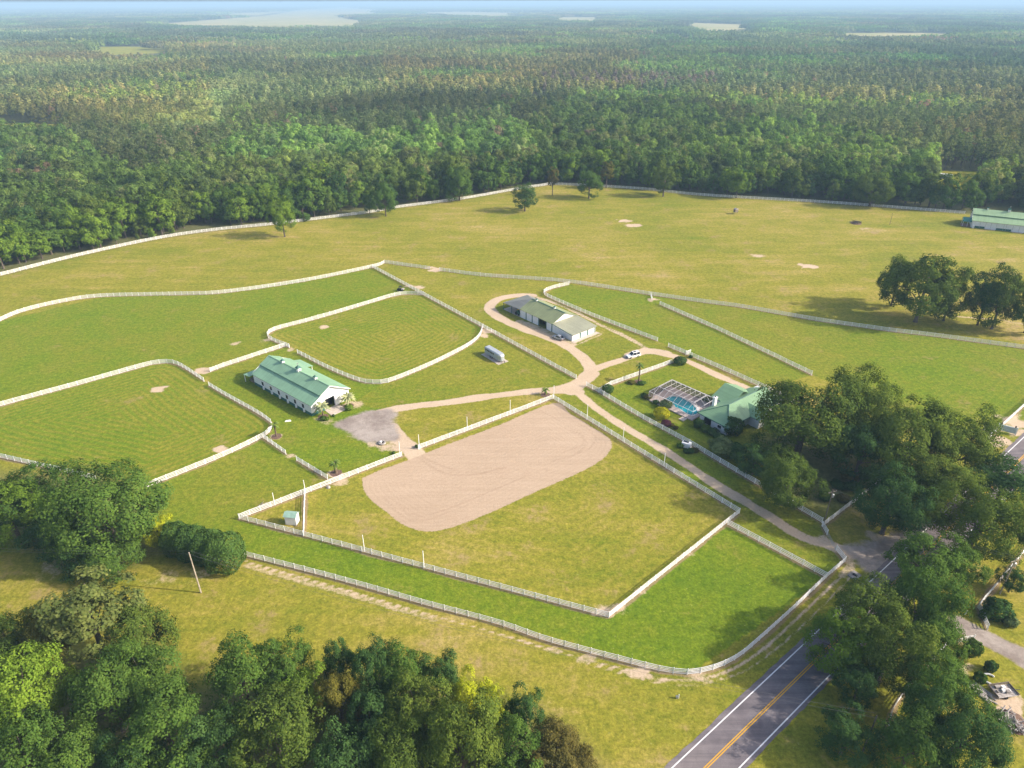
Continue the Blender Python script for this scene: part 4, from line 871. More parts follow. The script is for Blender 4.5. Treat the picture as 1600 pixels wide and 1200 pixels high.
def put_tree(name, label, kind, x, y, R, h, mat, group=None, cat='tree', sink=0.0):
    L, R0, H0, zb = PROTO[kind]; i = _cnt.get(kind, 0); _cnt[kind] = i + 1; cm, tm = L[i % len(L)]
    o = thing(name, label, cat, (x, y, -sink), random.uniform(0, 6.28), group, (R / R0, R / R0 * random.uniform(.93, 1.07), h / H0))
    c = bpy.data.objects.new('crown', cm); link(c, o)
    if mat: c.material_slots[0].link = 'OBJECT'; c.material_slots[0].material = LEAF[mat]
    link(bpy.data.objects.new('trunk', tm), o); return o
def crown_tree(px, py, rpx, h, kind, mat, label, name='tree', group=None, cf=.58):
    z = h * cf; x, y = AT(px, py, z); dep = float(PIX(x, y, z)[2]); return put_tree(name, label, kind, x, y, rpx * dep / FPX, h, mat, group)
def base_tree(px, py, ty, rpx, kind, mat, label, name='tree', group=None):
    x, y = AT(px, py); dep = float(PIX(x, y, 8)[2]); return put_tree(name, label, kind, x, y, rpx * dep / FPX, TOP(px, py, ty), mat, group)
NEARG = 'trees standing about the farm'
# woodland at the lower left: crown centre, radius (photo px), height m
for a in [
 (160, 795, 84, 19, 'oak', 'green', 'largest tree left of the arena, a spreading oak with pale limbs', 'oak_tree'),
 (52, 775, 54, 15, 'ragged', 'green', 'bushy green tree left of the spreading oak'),
 (12, 800, 48, 15, 'broad', 'bright', 'light green tree cut by the left edge beside the spreading oak'),
 (85, 830, 42, 10, 'ragged', 'dark', 'dark low tree under the left side of the spreading oak'),
 (175, 868, 40, 9, 'ragged', 'green', 'low leafy tree at the foot of the spreading oak'),
 (122, 860, 36, 9, 'ragged', 'dark', 'small dark tree at the lower left foot of the spreading oak'),
 (244, 828, 25, 8, 'ragged', 'lime', 'small yellow-green tree between the spreading oak and the hedge'),
 (140, 965, 66, 20, 'loblolly', 'pine', 'tall pine standing alone above the lower left woodland', 'pine_tree'),
 (212, 985, 44, 16, 'broad', 'oak', 'olive green tree right of the tall lower left pine'),
 (70, 995, 40, 14, 'broad', 'olive', 'yellowish olive tree left of the tall lower left pine'),
 (14, 1000, 44, 14, 'ragged', 'oak', 'olive tree at the left edge above the lower left woodland'),
 (168, 1078, 62, 17, 'broad', 'green', 'rounded green tree below the tall lower left pine'),
 (230, 1066, 52, 16, 'broad', 'green', 'rounded green tree left of the grassy notch in the woodland'),
 (28, 1085, 62, 18, 'broad', 'bright', 'bright green tall tree at the left edge of the woodland'),
 (30, 1170, 58, 16, 'ragged', 'green', 'green tree in the bottom left corner of the picture'),
 (120, 1185, 50, 14, 'broad', 'green', 'green tree on the bottom edge beside the brown clearing'),
 (262, 1140, 62, 16, 'broad', 'green', 'full green tree on the bottom edge below the grassy notch'),
 (376, 1052, 52, 17, 'broad', 'green', 'tall rounded tree at the right of the grassy notch'),
 (447, 1040, 36, 14, 'broad', 'green', 'narrow green tree at the woodland edge below the fence'),
 (480, 1085, 40, 12, 'ragged', 'bright', 'fresh green low tree left of the russet tree'),
 (430, 1150, 64, 16, 'broad', 'oak', 'light olive feathery tree in the middle of the woodland'),
 (330, 1165, 46, 13, 'ragged', 'dark', 'dark tree in shade low in the woodland'),
 (528, 1088, 36, 14, 'broad', 'olive', 'russet olive tree in the woodland front'),
 (528, 1035, 28, 13, 'ragged', 'dark', 'small dark tree just above the russet olive tree'),
 (585, 1045, 36, 15, 'broad', 'dark', 'dark green tree at the woodland edge right of the russet one'),
 (625, 1052, 40, 15, 'broad', 'green', 'deep green tree topping the middle of the woodland edge'),
 (690, 1055, 34, 13, 'ragged', 'dark', 'dark green tree left of the lime green tree'),
 (734, 1092, 32, 13, 'ragged', 'lime', 'lime yellow tree standing out in the woodland'),
 (768, 1112, 26, 11, 'ragged', 'lime', 'smaller lime green tree on the lower right of the lime yellow one'),
 (580, 1120, 46, 13, 'ragged', 'dark', 'dark brownish tree below the deep green woodland edge'),
 (655, 1110, 46, 15, 'broad', 'oak', 'olive green tree below the deep green woodland edge'),
 (720, 1160, 64, 17, 'oak', 'oak', 'wide olive tree at the bottom of the woodland, right of its middle', 'oak_tree'),
 (628, 1175, 46, 14, 'broad', 'oak', 'olive tree on the bottom edge left of the wide one'),
 (540, 1185, 50, 14, 'ragged', 'dark', 'dark tree on the bottom edge near the middle of the woodland'),
 (820, 1110, 30, 11, 'ragged', 'dark', 'bluish green small tree right of the lime green trees'),
 (800, 1170, 44, 13, 'ragged', 'green', 'green tree on the bottom edge before the last brownish tree'),
 (868, 1165, 46, 12, 'ragged', 'brown', 'brownish olive tree at the right end of the woodland'),
 (905, 1195, 26, 8, 'ragged', 'brown', 'low brownish tree at the very end of the woodland'),
 (200, 1190, 44, 12, 'ragged', 'dark', 'dark low tree on the bottom edge left of the full green tree'),
 # oaks about the house
 (1258, 655, 80, 19, 'oak', 'oak', 'great dome-shaped oak over the right end of the house', 'oak_tree'),
 (1232, 748, 48, 13, 'oak', 'oak', 'smaller oak in front of the great dome oak, by the lane fence', 'oak_tree'),
 (1180, 718, 30, 8, 'ragged', 'dark', 'dark bushy tree between the house and the lane fence'),
 (1345, 635, 60, 20, 'oak', 'oak', 'tall oak just behind the right of the great dome oak', 'oak_tree'),
 (1350, 695, 44, 17, 'broad', 'dark', 'dark shaded tree in the middle of the house oaks'),
 (1420, 690, 74, 20, 'oak', 'oak', 'broad oak in the centre of the group beside the road', 'oak_tree'),
 (1492, 690, 58, 18, 'oak', 'oak', 'oak at the right of the group touching the pasture edge', 'oak_tree'),
 (1470, 755, 48, 15, 'broad', 'oak', 'oak overhanging the road below the group', 'oak_tree'),
 (1395, 782, 50, 16, 'oak', 'dark', 'dark oak with drooping boughs over the entrance apron', 'oak_tree'),
 (1570, 755, 52, 14, 'broad', 'dark', 'dark tree across the road at the right edge'),
 (1530, 815, 66, 16, 'oak', 'oak', 'wide tree across the road above the neighbouring fence', 'oak_tree'),
 (1500, 880, 34, 11, 'ragged', 'green', 'green bushy tree below the wide tree across the road'),
 (1450, 880, 46, 14, 'broad', 'green', 'tree overhanging the road opposite the entrance'),
 (1440, 945, 56, 16, 'oak', 'green', 'large tree in the roadside row, second from the entrance', 'oak_tree'),
 (1355, 948, 44, 14, 'broad', 'oak', 'roadside tree whose crown hides the road edge line'),
 (1318, 995, 46, 14, 'broad', 'bright', 'light green roadside tree reaching over the yellow centre line'),
 (1392, 1008, 60, 15, 'oak', 'oak', 'widest crown of the roadside row above the curved fence', 'oak_tree'),
 (1455, 1000, 40, 13, 'broad', 'green', 'roadside tree beside the neighbouring gravel drive'),
 (1345, 1062, 34, 10, 'ragged', 'dark', 'low dark tree on the road verge'),
 (1470, 1085, 58, 14, 'oak', 'green', 'large green tree above the timber stacks', 'oak_tree'),
 (1500, 1150, 58, 14, 'oak', 'dark', 'large dark tree in the lower right corner', 'oak_tree'),
 (1425, 1160, 50, 13, 'broad', 'green', 'tree on the bottom edge right of the leaning pole'),
 (1325, 1145, 40, 9, 'ragged', 'dark', 'dark low tree on the bottom edge beside the road'),
 (1585, 905, 20, 6, 'ragged', 'dark', 'small dark tree by the right edge pole'),
]:
    px, py, r, h, kind, mat, lab = a[:7]; crown_tree(px, py, r, h, kind, mat, lab, a[7] if len(a) > 7 else 'broadleaf_tree', NEARG)
for a in [  # trees standing in the yellow field and by the far fence: base, top, crown radius
 (445, 370, 307, 19, 'broad', 'bright', 'lone tree casting a shadow on the left of the yellow field'),
 (603, 338, 283, 18, 'ragged', 'green', 'tree at the far fence left of the field corner'),
 (578, 334, 296, 9, 'ragged', 'green', 'small tree hugging the far fence beside the larger one'),
 (718, 313, 258, 21, 'ragged', 'green', 'tall tree on the far fence midway along its left half'),
 (820, 330, 287, 17, 'broad', 'dark', 'dark round tree standing free in the field top'),
 (863, 305, 260, 9, 'loblolly', 'brown', 'slender brownish tree left of the field top'),
 (920, 310, 262, 18, 'broad', 'green', 'round topped tree with a bare trunk at the field top'),
 (947, 294, 252, 12, 'loblolly', 'olive', 'olive tree behind the round topped one at the field top'),
 (1036, 307, 258, 19, 'broad', 'oak', 'olive leaning tree on the far fence right of the field top'),
 (1150, 309, 263, 18, 'ragged', 'bright', 'light green tree against the dark far wood'),
 (1358, 322, 273, 27, 'oak', 'oak', 'wide grey-green oak on the far fence before the far barn'),
 (1430, 503, 396, 48, 'ragged', 'oak', 'biggest oak of the row in the right field'),
 (1392, 478, 392, 26, 'ragged', 'oak', 'leftmost tree of the oak row in the right field'),
 (1474, 501, 412, 30, 'ragged', 'oak', 'oak just right of the biggest one in the right field'),
 (1527, 508, 418, 26, 'ragged', 'dark', 'dark tree of the right field row with a shaded trunk'),
 (1549, 514, 418, 32, 'ragged', 'oak', 'oak of the right field row with a visible leaning trunk'),
 (1600, 520, 432, 24, 'ragged', 'dark', 'oak of the right field row cut by the right edge'),
]:
    base_tree(*a, name='field_tree', group='trees in the yellow field')
# ------------------------------------------------------------------ clipped bushes and shrubs
BALL = [ball_mesh('bush', 5 + i, 2600, .16, .03) for i in range(2)] + [ball_mesh('shrub', 15 + i, 1800, .24, .10) for i in range(3)]
STEM = trunk_mesh('shrub_stem', 3, 1.2, .05, [], 0, .6)
def shrub(px, py, rpx, hm, mat, label, loose=True, name='shrub', group='shrubs and bushes'):
    x, y = AT(px, py, hm * .5); dep = float(PIX(x, y, 0)[2]); R = rpx * dep / FPX
    o = thing(name, label, 'bush', (x, y, 0), random.uniform(0, 6), group)
    c = bpy.data.objects.new('foliage', random.choice(BALL[2:] if loose else BALL[:2])); c.scale = (R, R * random.uniform(.9, 1.1), hm / 2); link(c, o)
    c.material_slots[0].link = 'OBJECT'; c.material_slots[0].material = LEAF[mat]
    link(bpy.data.objects.new('stem', STEM), o)
for a in [
 (1063, 563, 9.5, 2.6, 'dark', 'round clipped dark bush at the lane end of the house garden fence', False),
 (950, 607, 9, 2.6, 'dark', 'round clipped dark bush at the corner where the garden fence meets the lane fence', False),
 (1034, 645, 11.5, 3.4, 'yellow', 'golden round clipped bush in front of the pool', False),
 (1041, 661, 8, 1.9, 'purple', 'purple-leaved rounded bush below the golden one', False),
 (1041, 631, 9, 2.4, 'grey', 'grey-green bush at the pool terrace edge'),
 (1012, 620, 6, 1.2, 'brown', 'brownish shrub at the far left corner of the pool terrace'), (1006, 617, 4, 1.3, 'dark', 'small dark shrub left of the pool terrace'),
 (1025, 628, 5, 1.0, 'dark', 'low dark shrub along the left side of the pool terrace'),
 (1092, 661, 8, 2.6, 'dark', 'dark rounded shrub at the corner of the house and pool'),
 (1103, 669, 8, 1.8, 'green', 'low green hedge shrub under the house wall, nearest the pool'), (1114, 674, 8, 1.8, 'dark', 'low dark hedge shrub under the house wall, middle one'), (1123, 681, 8, 1.7, 'dark', 'low dark hedge shrub under the house wall, right one'),
 (1145, 664, 16, 4.5, 'dark', 'tall dark shrub at the front corner of the house'),
 (1128, 697, 19, 4.6, 'grey', 'large blue-green mound of shrub beside the lane fence'), (1150, 704, 14, 4.0, 'dark', 'dark shrub mound right of the blue-green one'),
 (1050, 664, 4, .9, 'brown', 'tiny reddish shrub in the bed right of the purple bush'), (1056, 668, 4, .8, 'brown', 'tiny brown shrub at the end of the purple bush bed'),
 (987, 597, 6, 1.0, 'olive', 'low shrub on the left of the garden palm'), (1003, 598, 5.5, 1.0, 'green', 'low shrub on the right of the garden palm'),
 (1063, 696, 5, 1.2, 'green', 'small shrub left of the white utility box'), (1079, 704, 5, 1.3, 'dark', 'small dark shrub right of the white utility box'), (1087, 703, 4.5, 1.2, 'brown', 'brownish shrub end of the utility box bed'), (1072, 704, 4.5, 1.2, 'dark', 'small dark shrub in front of the white utility box'),
 (1079, 557, 3, .9, 'dark', 'tiny dark shrub by the lane fence behind the round clipped bush'),
 (1328, 741, 12, 2.0, 'olive', 'olive mounded bush under the house oaks'), (1353, 743, 11, 2.0, 'green', 'green mounded bush beside the oak trunk'), (1310, 757, 10, 1.7, 'dark', 'dark bush nearest the utility pole under the oaks'), (1335, 760, 12, 1.8, 'dark', 'dark bush in the middle of the shaded bed'), (1290, 775, 10, 1.7, 'dark', 'dark bush in the shaded bed left of the utility pole'), (1318, 778, 9, 1.5, 'brown', 'brown bush in the shaded bed by the oak fence'),
 (1522, 1011, 13, 3.0, 'green', 'green shrub beside the very short white fence'), (1549, 1041, 9, 2.2, 'dark', 'dark round shrub on the grass above the timber'), (1532, 1058, 9, 2.0, 'green', 'green shrub touching the timber stack'), (1500, 1030, 8, 1.2, 'olive', 'low yellow-green shrub left of the green drive shrub'),
 (1560, 950, 19, 3.6, 'dark', 'large dark shrub behind the upper neighbouring fence wing'), (1580, 970, 10, 2.0, 'grey', 'grey-green shrub beside the gravel drive'), (1540, 960, 8, 2.0, 'green', 'small green shrub touching the upper neighbouring fence wing'),
 (505, 653, 5, 1.1, 'green', 'low bush under the left barn palm'), (510, 654, 4, 1.0, 'bright', 'bright low bush right under the left barn palm'), (545, 636, 6.5, 1.6, 'bright', 'bright rounded bush under the right barn palm'), (521, 649, 2.2, .7, 'dark', 'tiny dark bush beside the barn entrance slab'),
 (615, 707, 3, .7, 'green', 'tiny bush left of the arena gateway'), (651, 697, 3, .8, 'green', 'tiny bush right of the arena gateway'),
]: shrub(*a[:6], *(a[6:] if len(a) > 6 else ()))
for a in [(276, 842, 22, 8.0, 'dark', 'leftmost bush of the tall evergreen hedge row'), (300, 848, 24, 8.5, 'dark', 'second bush of the tall evergreen hedge row'), (325, 854, 25, 8.2, 'dark', 'third bush of the tall evergreen hedge row'), (351, 862, 30, 8.6, 'dark', 'large rounded end bush of the tall evergreen hedge row')]:
    px, py, rp, hm, mt, lab = a; x, y = AT(px, py, hm * .5); R = rp * float(PIX(x, y, 4)[2]) / FPX
    o = thing('hedge_bush', lab, 'hedge', (x, y, 0), 0, 'tall hedge row left of the arena')
    r_ = np.random.default_rng(int(px)); nl = 9000; d = unit(r_, nl); d = d[d[:, 2] > -.8]; k = 1 + .05 * (np.sin(d[:, 0] * 7 + px) + np.sin(d[:, 1] * 8) + np.sin(d[:, 2] * 9 + px)); P = d * k[:, None] * r_.normal(.97, .035, len(d))[:, None]
    P = np.sign(P) * np.abs(P) ** .86; P = P * np.array([R, R, hm / 2]) + np.array([0, 0, hm * .47]); P[:, 2] = np.maximum(P[:, 2], .05)
    N = d + r_.normal(0, .4, d.shape); N /= np.linalg.norm(N, axis=1)[:, None]; Vv, Ff = quads(P, N, .34 * r_.uniform(.6, 1.3, len(d)), r_)
    link(bpy.data.objects.new('foliage', mesh_np('hedge_foliage', Vv, Ff, LEAF['hedge'])), o); link(bpy.data.objects.new('stem', STEM), o)
# ------------------------------------------------------------------ palms
def palm(px, py, ty, spread, label, mat='palm', nf=22, stout=1.0):
    x, y = AT(px, py); h = max(TOP(px, py, ty) - spread * .35, .8)
    o = thing('palm_tree', label, 'palm tree', (x, y, 0), random.uniform(0, 6), 'palms')
    m = MB(); m.lathe([(.30 * stout, 0), (.22 * stout, .3), (.20 * stout, h * .6), (.30 * stout, h * .9), (.12, h + .15)], 9); m.build('trunk', M['palmbark'], o)
    V_, F_ = [], []
    for i in range(nf):
        a = i * 2.4; up = random.uniform(.1, 1.1); n = 6; w = spread * .16
        for sgn in (-1, 1):
            b = len(V_)
            for k in range(n + 1):
                t_ = k / n; rr = spread * t_ * math.cos(up * .7) ; z = h + spread * (math.sin(up) * t_ - .75 * t_ * t_ * (1.2 - up * .4)); ww = w * math.sin(math.pi * min(1, t_ * .9 + .08)) 
                ca, sa = math.cos(a), math.sin(a); V_.append((rr * ca, rr * sa, z)); V_.append((rr * ca - sa * ww * sgn, rr * sa + ca * ww * sgn, z - ww * .55))
            F_ += [[b + 2 * k, b + 2 * k + 1, b + 2 * k + 3, b + 2 * k + 2] for k in range(n)]
    link(bpy.data.objects.new('crown', mesh_np('palm_crown', V_, F_, LEAF[mat])), o)
    m = MB(); m.slab([(math.cos(k * .628) * 1.5 * random.uniform(.85, 1.15), math.sin(k * .628) * 1.5, .05) for k in range(10)], .04); m.build('mulch_bed', M['mulch'], o)
palm(852, 617, 606, 1.5, 'small palm on the lane verge above the top corner of the arena')
palm(998, 596, 568, 1.6, 'tall palm in the garden bed above the pool', nf=18)
palm(432, 682, 660, 1.7, 'slim palm beside the rounded corner of the left paddock fence')
palm(525, 739, 720, 1.8, 'stout palm with thick trunk beside the arena fence', stout=1.7)
palm(505, 651, 630, 2.6, 'pale feathery palm left of the barn doorway', 'palepalm', 26)
palm(545, 634, 616, 2.6, 'pale feathery palm right of the barn doorway', 'palepalm', 26)
# ------------------------------------------------------------------ vehicles and small things
def wheel(parent, x, y, r, w=.24):
    m = MB(); m.tube((x - w / 2, y, r), (x + w / 2, y, r), r, n=16); wh = m.build('wheel', M['rubber'], parent)
    m = MB(); s = 1 if x > 0 else -1; m.tube((x + s * w / 2, y, r), (x + s * (w / 2 + .02), y, r), r * .62, n=12); m.build('rim', M['rim'], wh)
def car(name, label, cat, p_rear, p_front, L, W, Hh, paint, suv):
    a = np.array(AT(*p_rear)); b = np.array(AT(*p_front)); c = (a + b) / 2; d = b - a
    o = thing(name, label, cat, (c[0], c[1], .01), math.atan2(d[1], d[0]) - math.pi / 2)
    # side profile: y forward, (y, z, half width)
    g = .24; zb = Hh * .54; hw = W / 2
    st = ([(-L / 2, .45, .62 * Hh), (-L / 2 + .08, .32, .66 * Hh), (-L * .30, .28, zb), (0, .26, zb), (L * .22, .26, zb * .98), (L * .40, .28, zb * .90), (L / 2 - .12, .34, zb * .80), (L / 2, .45, zb * .62)] if suv else
          [(-L / 2, .42, .56 * Hh), (-L / 2 + .12, .30, .62 * Hh), (-L * .28, .26, zb * 1.05), (0, .24, zb * 1.02), (L * .20, .24, zb), (L * .38, .26, zb * .88), (L / 2 - .15, .32, zb * .78), (L / 2, .42, zb * .6)])
    V_, F_ = [], []
    for y, z0, z1 in st:
        e = .90 if abs(y) > L * .45 else 1.0
        V_ += [(-hw * e * .94, y, z0), (-hw * e, y, (z0 + z1) / 2), (-hw * e * .95, y, z1 - .06), (-hw * e * .86, y, z1), (hw * e * .86, y, z1), (hw * e * .95, y, z1 - .06), (hw * e, y, (z0 + z1) / 2), (hw * e * .94, y, z0)]
    for i in range(len(st) - 1):
        q = 8 * i; F_ += [[q + k, q + (k + 1) % 8, q + 8 + (k + 1) % 8, q + 8 + k] for k in range(8)]
    F_ += [list(range(8)), list(range(8 * len(st) - 8, 8 * len(st)))]
    m = MB(); m.v = V_; m.f = F_; m.build('body', M[paint], o)
    y0, y1, y2, y3 = (-L * .46, -L * .40, L * .06, L * .20) if suv else (-L * .40, -L * .20, L * .05, L * .21)
    lo = zb - .02; A = [(-hw * .87, y0, lo), (hw * .87, y0, lo), (hw * .87, y3, lo), (-hw * .87, y3, lo)]; Bq = [(-hw * .70, y1, Hh - .04), (hw * .70, y1, Hh - .04), (hw * .70, y2, Hh - .04), (-hw * .70, y2, Hh - .04)]
    m = MB(); m.prism(A, Bq); cb = m.build('cabin_glass', M['glass'], o)
    Cq = [(p[0] * 1.02, p[1] + (-.04 if k < 2 else .04), p[2]) for k, p in enumerate(Bq)]; m = MB(); m.prism(Cq, [(p[0] * .93, p[1] * .97, Hh + .02) for p in Bq]); m.build('roof', M[paint], o)
    for k in ((0, 1, 2, 3)):
        m = MB(); m.tube(A[k], Bq[k], .05, n=4); m.build('pillar', M[paint], o)
    for s in (-1, 1):
        m = MB(); m.tube((s * hw * .875, (y0 + y3) / 2 - .1, lo), (s * hw * .715, (y1 + y2) / 2 - .1, Hh - .03), .05, n=4); m.build('pillar', M[paint], o)
        m = MB(); m.box(min(s * hw * .55, s * hw * .88), max(s * hw * .55, s * hw * .88), L / 2 - .10, L / 2 - .01, zb * .58, zb * .74); m.build('headlight', M['lamp'], o)
        m = MB(); m.box(min(s * hw * .6, s * hw * .88), max(s * hw * .6, s * hw * .88), -L / 2 - .01, -L / 2 + .06, zb * .75, zb * 1.0); m.build('tail_light', M['redlamp'], o)
        m = MB(); m.box(min(s * hw * .98, s * (hw + .2)), max(s * hw * .98, s * (hw + .2)), L * .16, L * .20, zb - .02, zb + .13); m.build('mirror', M[paint], o)
        for y in (-L * .29, L * .31): wheel(o, s * (hw - .12), y, .37 if suv else .33)
    m = MB(); m.box(-hw * .5, hw * .5, L / 2 - .06, L / 2 + .015, zb * .42, zb * .66); m.build('grille', M['black'], o)
    if suv:
        m = MB(); m.box(-.35, .35, -L * .22, L * .0, Hh + .015, Hh + .03); m.build('sunroof', M['glass'], o)
    return o
car('white_suv', 'white sport utility vehicle driving on the dirt lane right of the garage barn', 'car', (999.5, 555.2), (978.5, 560.0), 5.0, 2.0, 1.85, 'carwhite', True)
car('silver_car', 'silver hatchback parked beside the lower corner of the garage barn', 'car', (881, 532.6), (864.5, 526.2), 4.7, 1.85, 1.5, 'carsilver', False)
# horse trailer on its pad
pa, pb_, pc = np.array(AT(769, 549.5)), np.array(AT(793.5, 564)), np.array(AT(808.5, 558.5)); dv = pb_ - pa; ln = np.hypot(*dv)
an = math.atan2(dv[1], dv[0]) - math.pi / 2; wpad = 4.2
pad = thing('parking_pad', 'pale concrete pad under the stock trailer', 'pad', (pa[0], pa[1], 0), an)
m = MB(); m.slab([(0, -.6, .07), (wpad, -.6, .07), (wpad, ln + .4, .07), (0, ln + .4, .07)], .07); m.build('slab', M['concrete'], pad)
ct = pa + dv * .50; nn = np.array([math.cos(an), math.sin(an)]); ct = ct + nn * 2.0
tl = thing('horse_trailer', 'silver horse trailer with a row of dark windows parked on a concrete pad', 'trailer', (ct[0], ct[1], .08), an)
TL, TW, TH = 8.6, 2.35, 2.8; V_, F_ = [], []
st = [(-TL / 2, 1.0, 1.0), (TL * .30, 1.0, 1.0), (TL * .40, .92, .97), (TL * .47, .72, .88), (TL * .50, .45, .75)]
for y, kx, kz in st:
    hw = TW / 2 * kx; zt = .55 + (TH - .55) * kz; V_ += [(-hw, y, .55), (-hw, y, zt - .25), (-hw * .75, y, zt), (hw * .75, y, zt), (hw, y, zt - .25), (hw, y, .55)]
for i in range(len(st) - 1): q = 6 * i; F_ += [[q + k, q + (k + 1) % 6, q + 6 + (k + 1) % 6, q + 6 + k] for k in range(6)]
F_ += [list(range(6)), list(range(6 * len(st) - 6, 6 * len(st)))]; m = MB(); m.v = V_; m.f = F_; m.build('body', M['trailer'], tl)
for k in range(6):
    y = -TL / 2 + .5 + k * .82
    for s in (-1, 1):
        m = MB(); m.box(min(s * TW / 2, s * (TW / 2 + .03)), max(s * TW / 2, s * (TW / 2 + .03)), y, y + .55, 1.75, 2.3); m.build('window', M['glass'], tl)
for s in (-1, 1):
    for y in (-1.2, -.3): wheel(tl, s * (TW / 2 - .02), y, .36, .22)
    m = MB(); m.box(min(s * TW / 2, s * (TW / 2 + .25)), max(s * TW / 2, s * (TW / 2 + .25)), -1.7, .2, .74, .80); m.build('fender', M['steel'], tl)
m = MB(); m.tube((-.7, TL * .42, .55), (0, TL * .5 + 1.3, .5), .07); m.tube((.7, TL * .42, .55), (0, TL * .5 + 1.3, .5), .07); m.tube((0, TL * .5 + .9, 0), (0, TL * .5 + .9, .9), .05); m.build('drawbar', M['black'], tl)
m = MB(); m.box(-TW / 2 + .05, TW / 2 - .05, -TL / 2 - .03, -TL / 2, .6, 2.5); m.build('rear_door', M['steel'], tl)
# utility buggy by the middle gate
x, y = AT(626, 454.5); ug = thing('farm_buggy', 'dark farm buggy parked by the gate at the top of the small paddock', 'buggy', (x, y, 0), R_(75))
m = MB(); m.box(-.65, .65, -1.3, 1.3, .35, .75); m.box(-.6, .6, .5, 1.25, .75, 1.0); m.build('body', M['black'], ug); m = MB(); m.box(-.7, .7, -1.5, -.5, .75, 1.1); m.build('cargo_bed', M['greywood'], ug)
m = MB(); m.box(-.55, .55, -.4, .1, .75, 1.15); m.build('seat', M['black'], ug); m = MB(); m.box(-.68, .68, -.6, .6, 1.88, 1.95); m.build('roof', M['black'], ug)
for s in (-.62, .62):
    m = MB(); m.tube((s, -.5, .75), (s, -.5, 1.9), .04); m.tube((s, .7, .9), (s, .5, 1.9), .04); m.build('roll_bar', M['black'], ug)
    for yy in (-.95, .95): wheel(ug, s, yy, .32, .26)
# tyre ring beside the gravel apron
x, y = AT(597, 693); tr = thing('tractor_tyre', 'old tractor tyre ring with a white bucket lying by the gravel apron', 'tyre', (x, y, 0))
m = MB(); pr = [(.55, .02), (.95, .0), (1.08, .25), (.95, .5), (.6, .5), (.5, .4), (.5, .1)]; nn_ = 18; b = 0
for k in range(nn_):
    a = 6.2832 * k / nn_; m.v += [(r * math.cos(a), r * math.sin(a), z) for r, z in pr]
np_ = len(pr)
for k in range(nn_):
    for j in range(np_): m.f.append([k * np_ + j, ((k + 1) % nn_) * np_ + j, ((k + 1) % nn_) * np_ + (j + 1) % np_, k * np_ + (j + 1) % np_])
m.build('tyre', M['stone'], tr); m = MB(); m.lathe([(.28, .05), (.34, .75), (.30, .75)], 12, -.25, 0); m.build('bucket', M['trim'], tr); m = MB(); m.box(.1, .45, -.2, .25, .05, .62); m.build('feed_box', M['black'], tr)
# poles
def pole(px, py, ty, label, arms=1, mat='pole', r=.15, lean=0.0):
    x, y = AT(px, py); h = TOP(px, py, ty); o = thing('utility_pole', label, 'utility pole', (x, y, 0), R_(20), 'utility poles')
    m = MB(); m.tube((0, 0, 0), (lean, 0, h), r, r * .65, 9); m.build('shaft', M[mat], o)
    if arms:
        m = MB(); m.box(-1.1, 1.1, -.06, .06, h - .75, h - .62); m.build('crossarm', M[mat], o)
        for q in (-1, -.4, .4, 1): m = MB(); m.lathe([(.03, h - .62), (.06, h - .52), (.03, h - .42)], 6, q, 0); m.build('insulator', M['steel'], o)
    if arms == 2: m = MB(); m.lathe([(.24, h - 2.2), (.26, h - 1.4), (.1, h - 1.3)], 10, .42, 0); m.build('transformer', M['steel'], o)
    return (x + lean, y, h)
p1 = pole(314, 926, 863, 'bare pale utility pole on the dry grass below the hedge row', 0, 'palepole', .17)
p2 = pole(1286, 822, 765, 'utility pole with transformer behind the entrance gate fence', 2)
p3 = pole(1562, 928, 872, 'utility pole beside the neighbouring fence at the right', 2, 'palepole')
p4 = pole(1348, 1175, 1118, 'weathered pole in the roadside verge at the bottom', 0)
p5 = pole(1390, 351, 332, 'thin lone pole in the yellow field left of the far barn', 0, 'pole', .11)
def wires(name, label, A, Bq, sag, n=2, sp=.8):
    m = MB(); A = Vector(A); Bq = Vector(Bq); d = (Bq - A); s = Vector((-d.y, d.x, 0)).normalized() * sp
    for k in range(n):
        o = s * (k - (n - 1) / 2); P = [A + o + d * (i / 14) - Vector((0, 0, sag * 4 * (i / 14) * (1 - i / 14))) for i in range(15)]
        for i in range(14): m.tube(P[i], P[i + 1], .016, n=3)
    tag(m.build(name, M['wire'], fix=False), label, 'wire')
wires('power_line', 'thin power wires running left from the bare pale pole', p1, (p1[0] - 90, p1[1] + 6, p1[2]), 1.6)
wires('power_line', 'thin power wires crossing the road verge between the pale pole and roadside pole', p1, p4, 3.0)
wires('power_line', 'thin power wires between the gate pole and the neighbouring pole', p2, p3, 1.4)
# entrance and field gates (thin tubular steel)
def gate(a, b, label, mat='steel', h=1.15, n=5, r=.025):
    a = np.array(a); b = np.array(b); d = b - a; L_ = np.hypot(*d); o = thing('field_gate', label, 'gate', (a[0], a[1], 0), math.atan2(d[1], d[0]), 'field gates')
    for k in range(n): m = MB(); z = .2 + (h - .2) * k / (n - 1); m.tube((0.08, 0, z), (L_ - .08, 0, z), r, n=5); m.build('bar', M[mat], o)
    for q in (.08, L_ / 2, L_ - .08): m = MB(); m.tube((q, 0, .15), (q, 0, h + .05), r * 1.3, n=5); m.build('upright', M[mat], o)
gate(AT(1292, 837), AT(1305, 861), 'thin dark tubular gate across the farm entrance')
gate(AT(1016.5, 462), AT(1019, 470), 'white gate standing open at the corner of the right paddocks', 'white', 1.4, 4, .06)
gate(AT(448, 541), AT(453, 544.5), 'white gate at the rounded corner of the small central paddock', 'white', 1.35, 4, .05)
gate(AT(1071, 555), AT(1079, 552), 'white gate standing open beside the round clipped bush', 'white', 1.4, 4, .07)
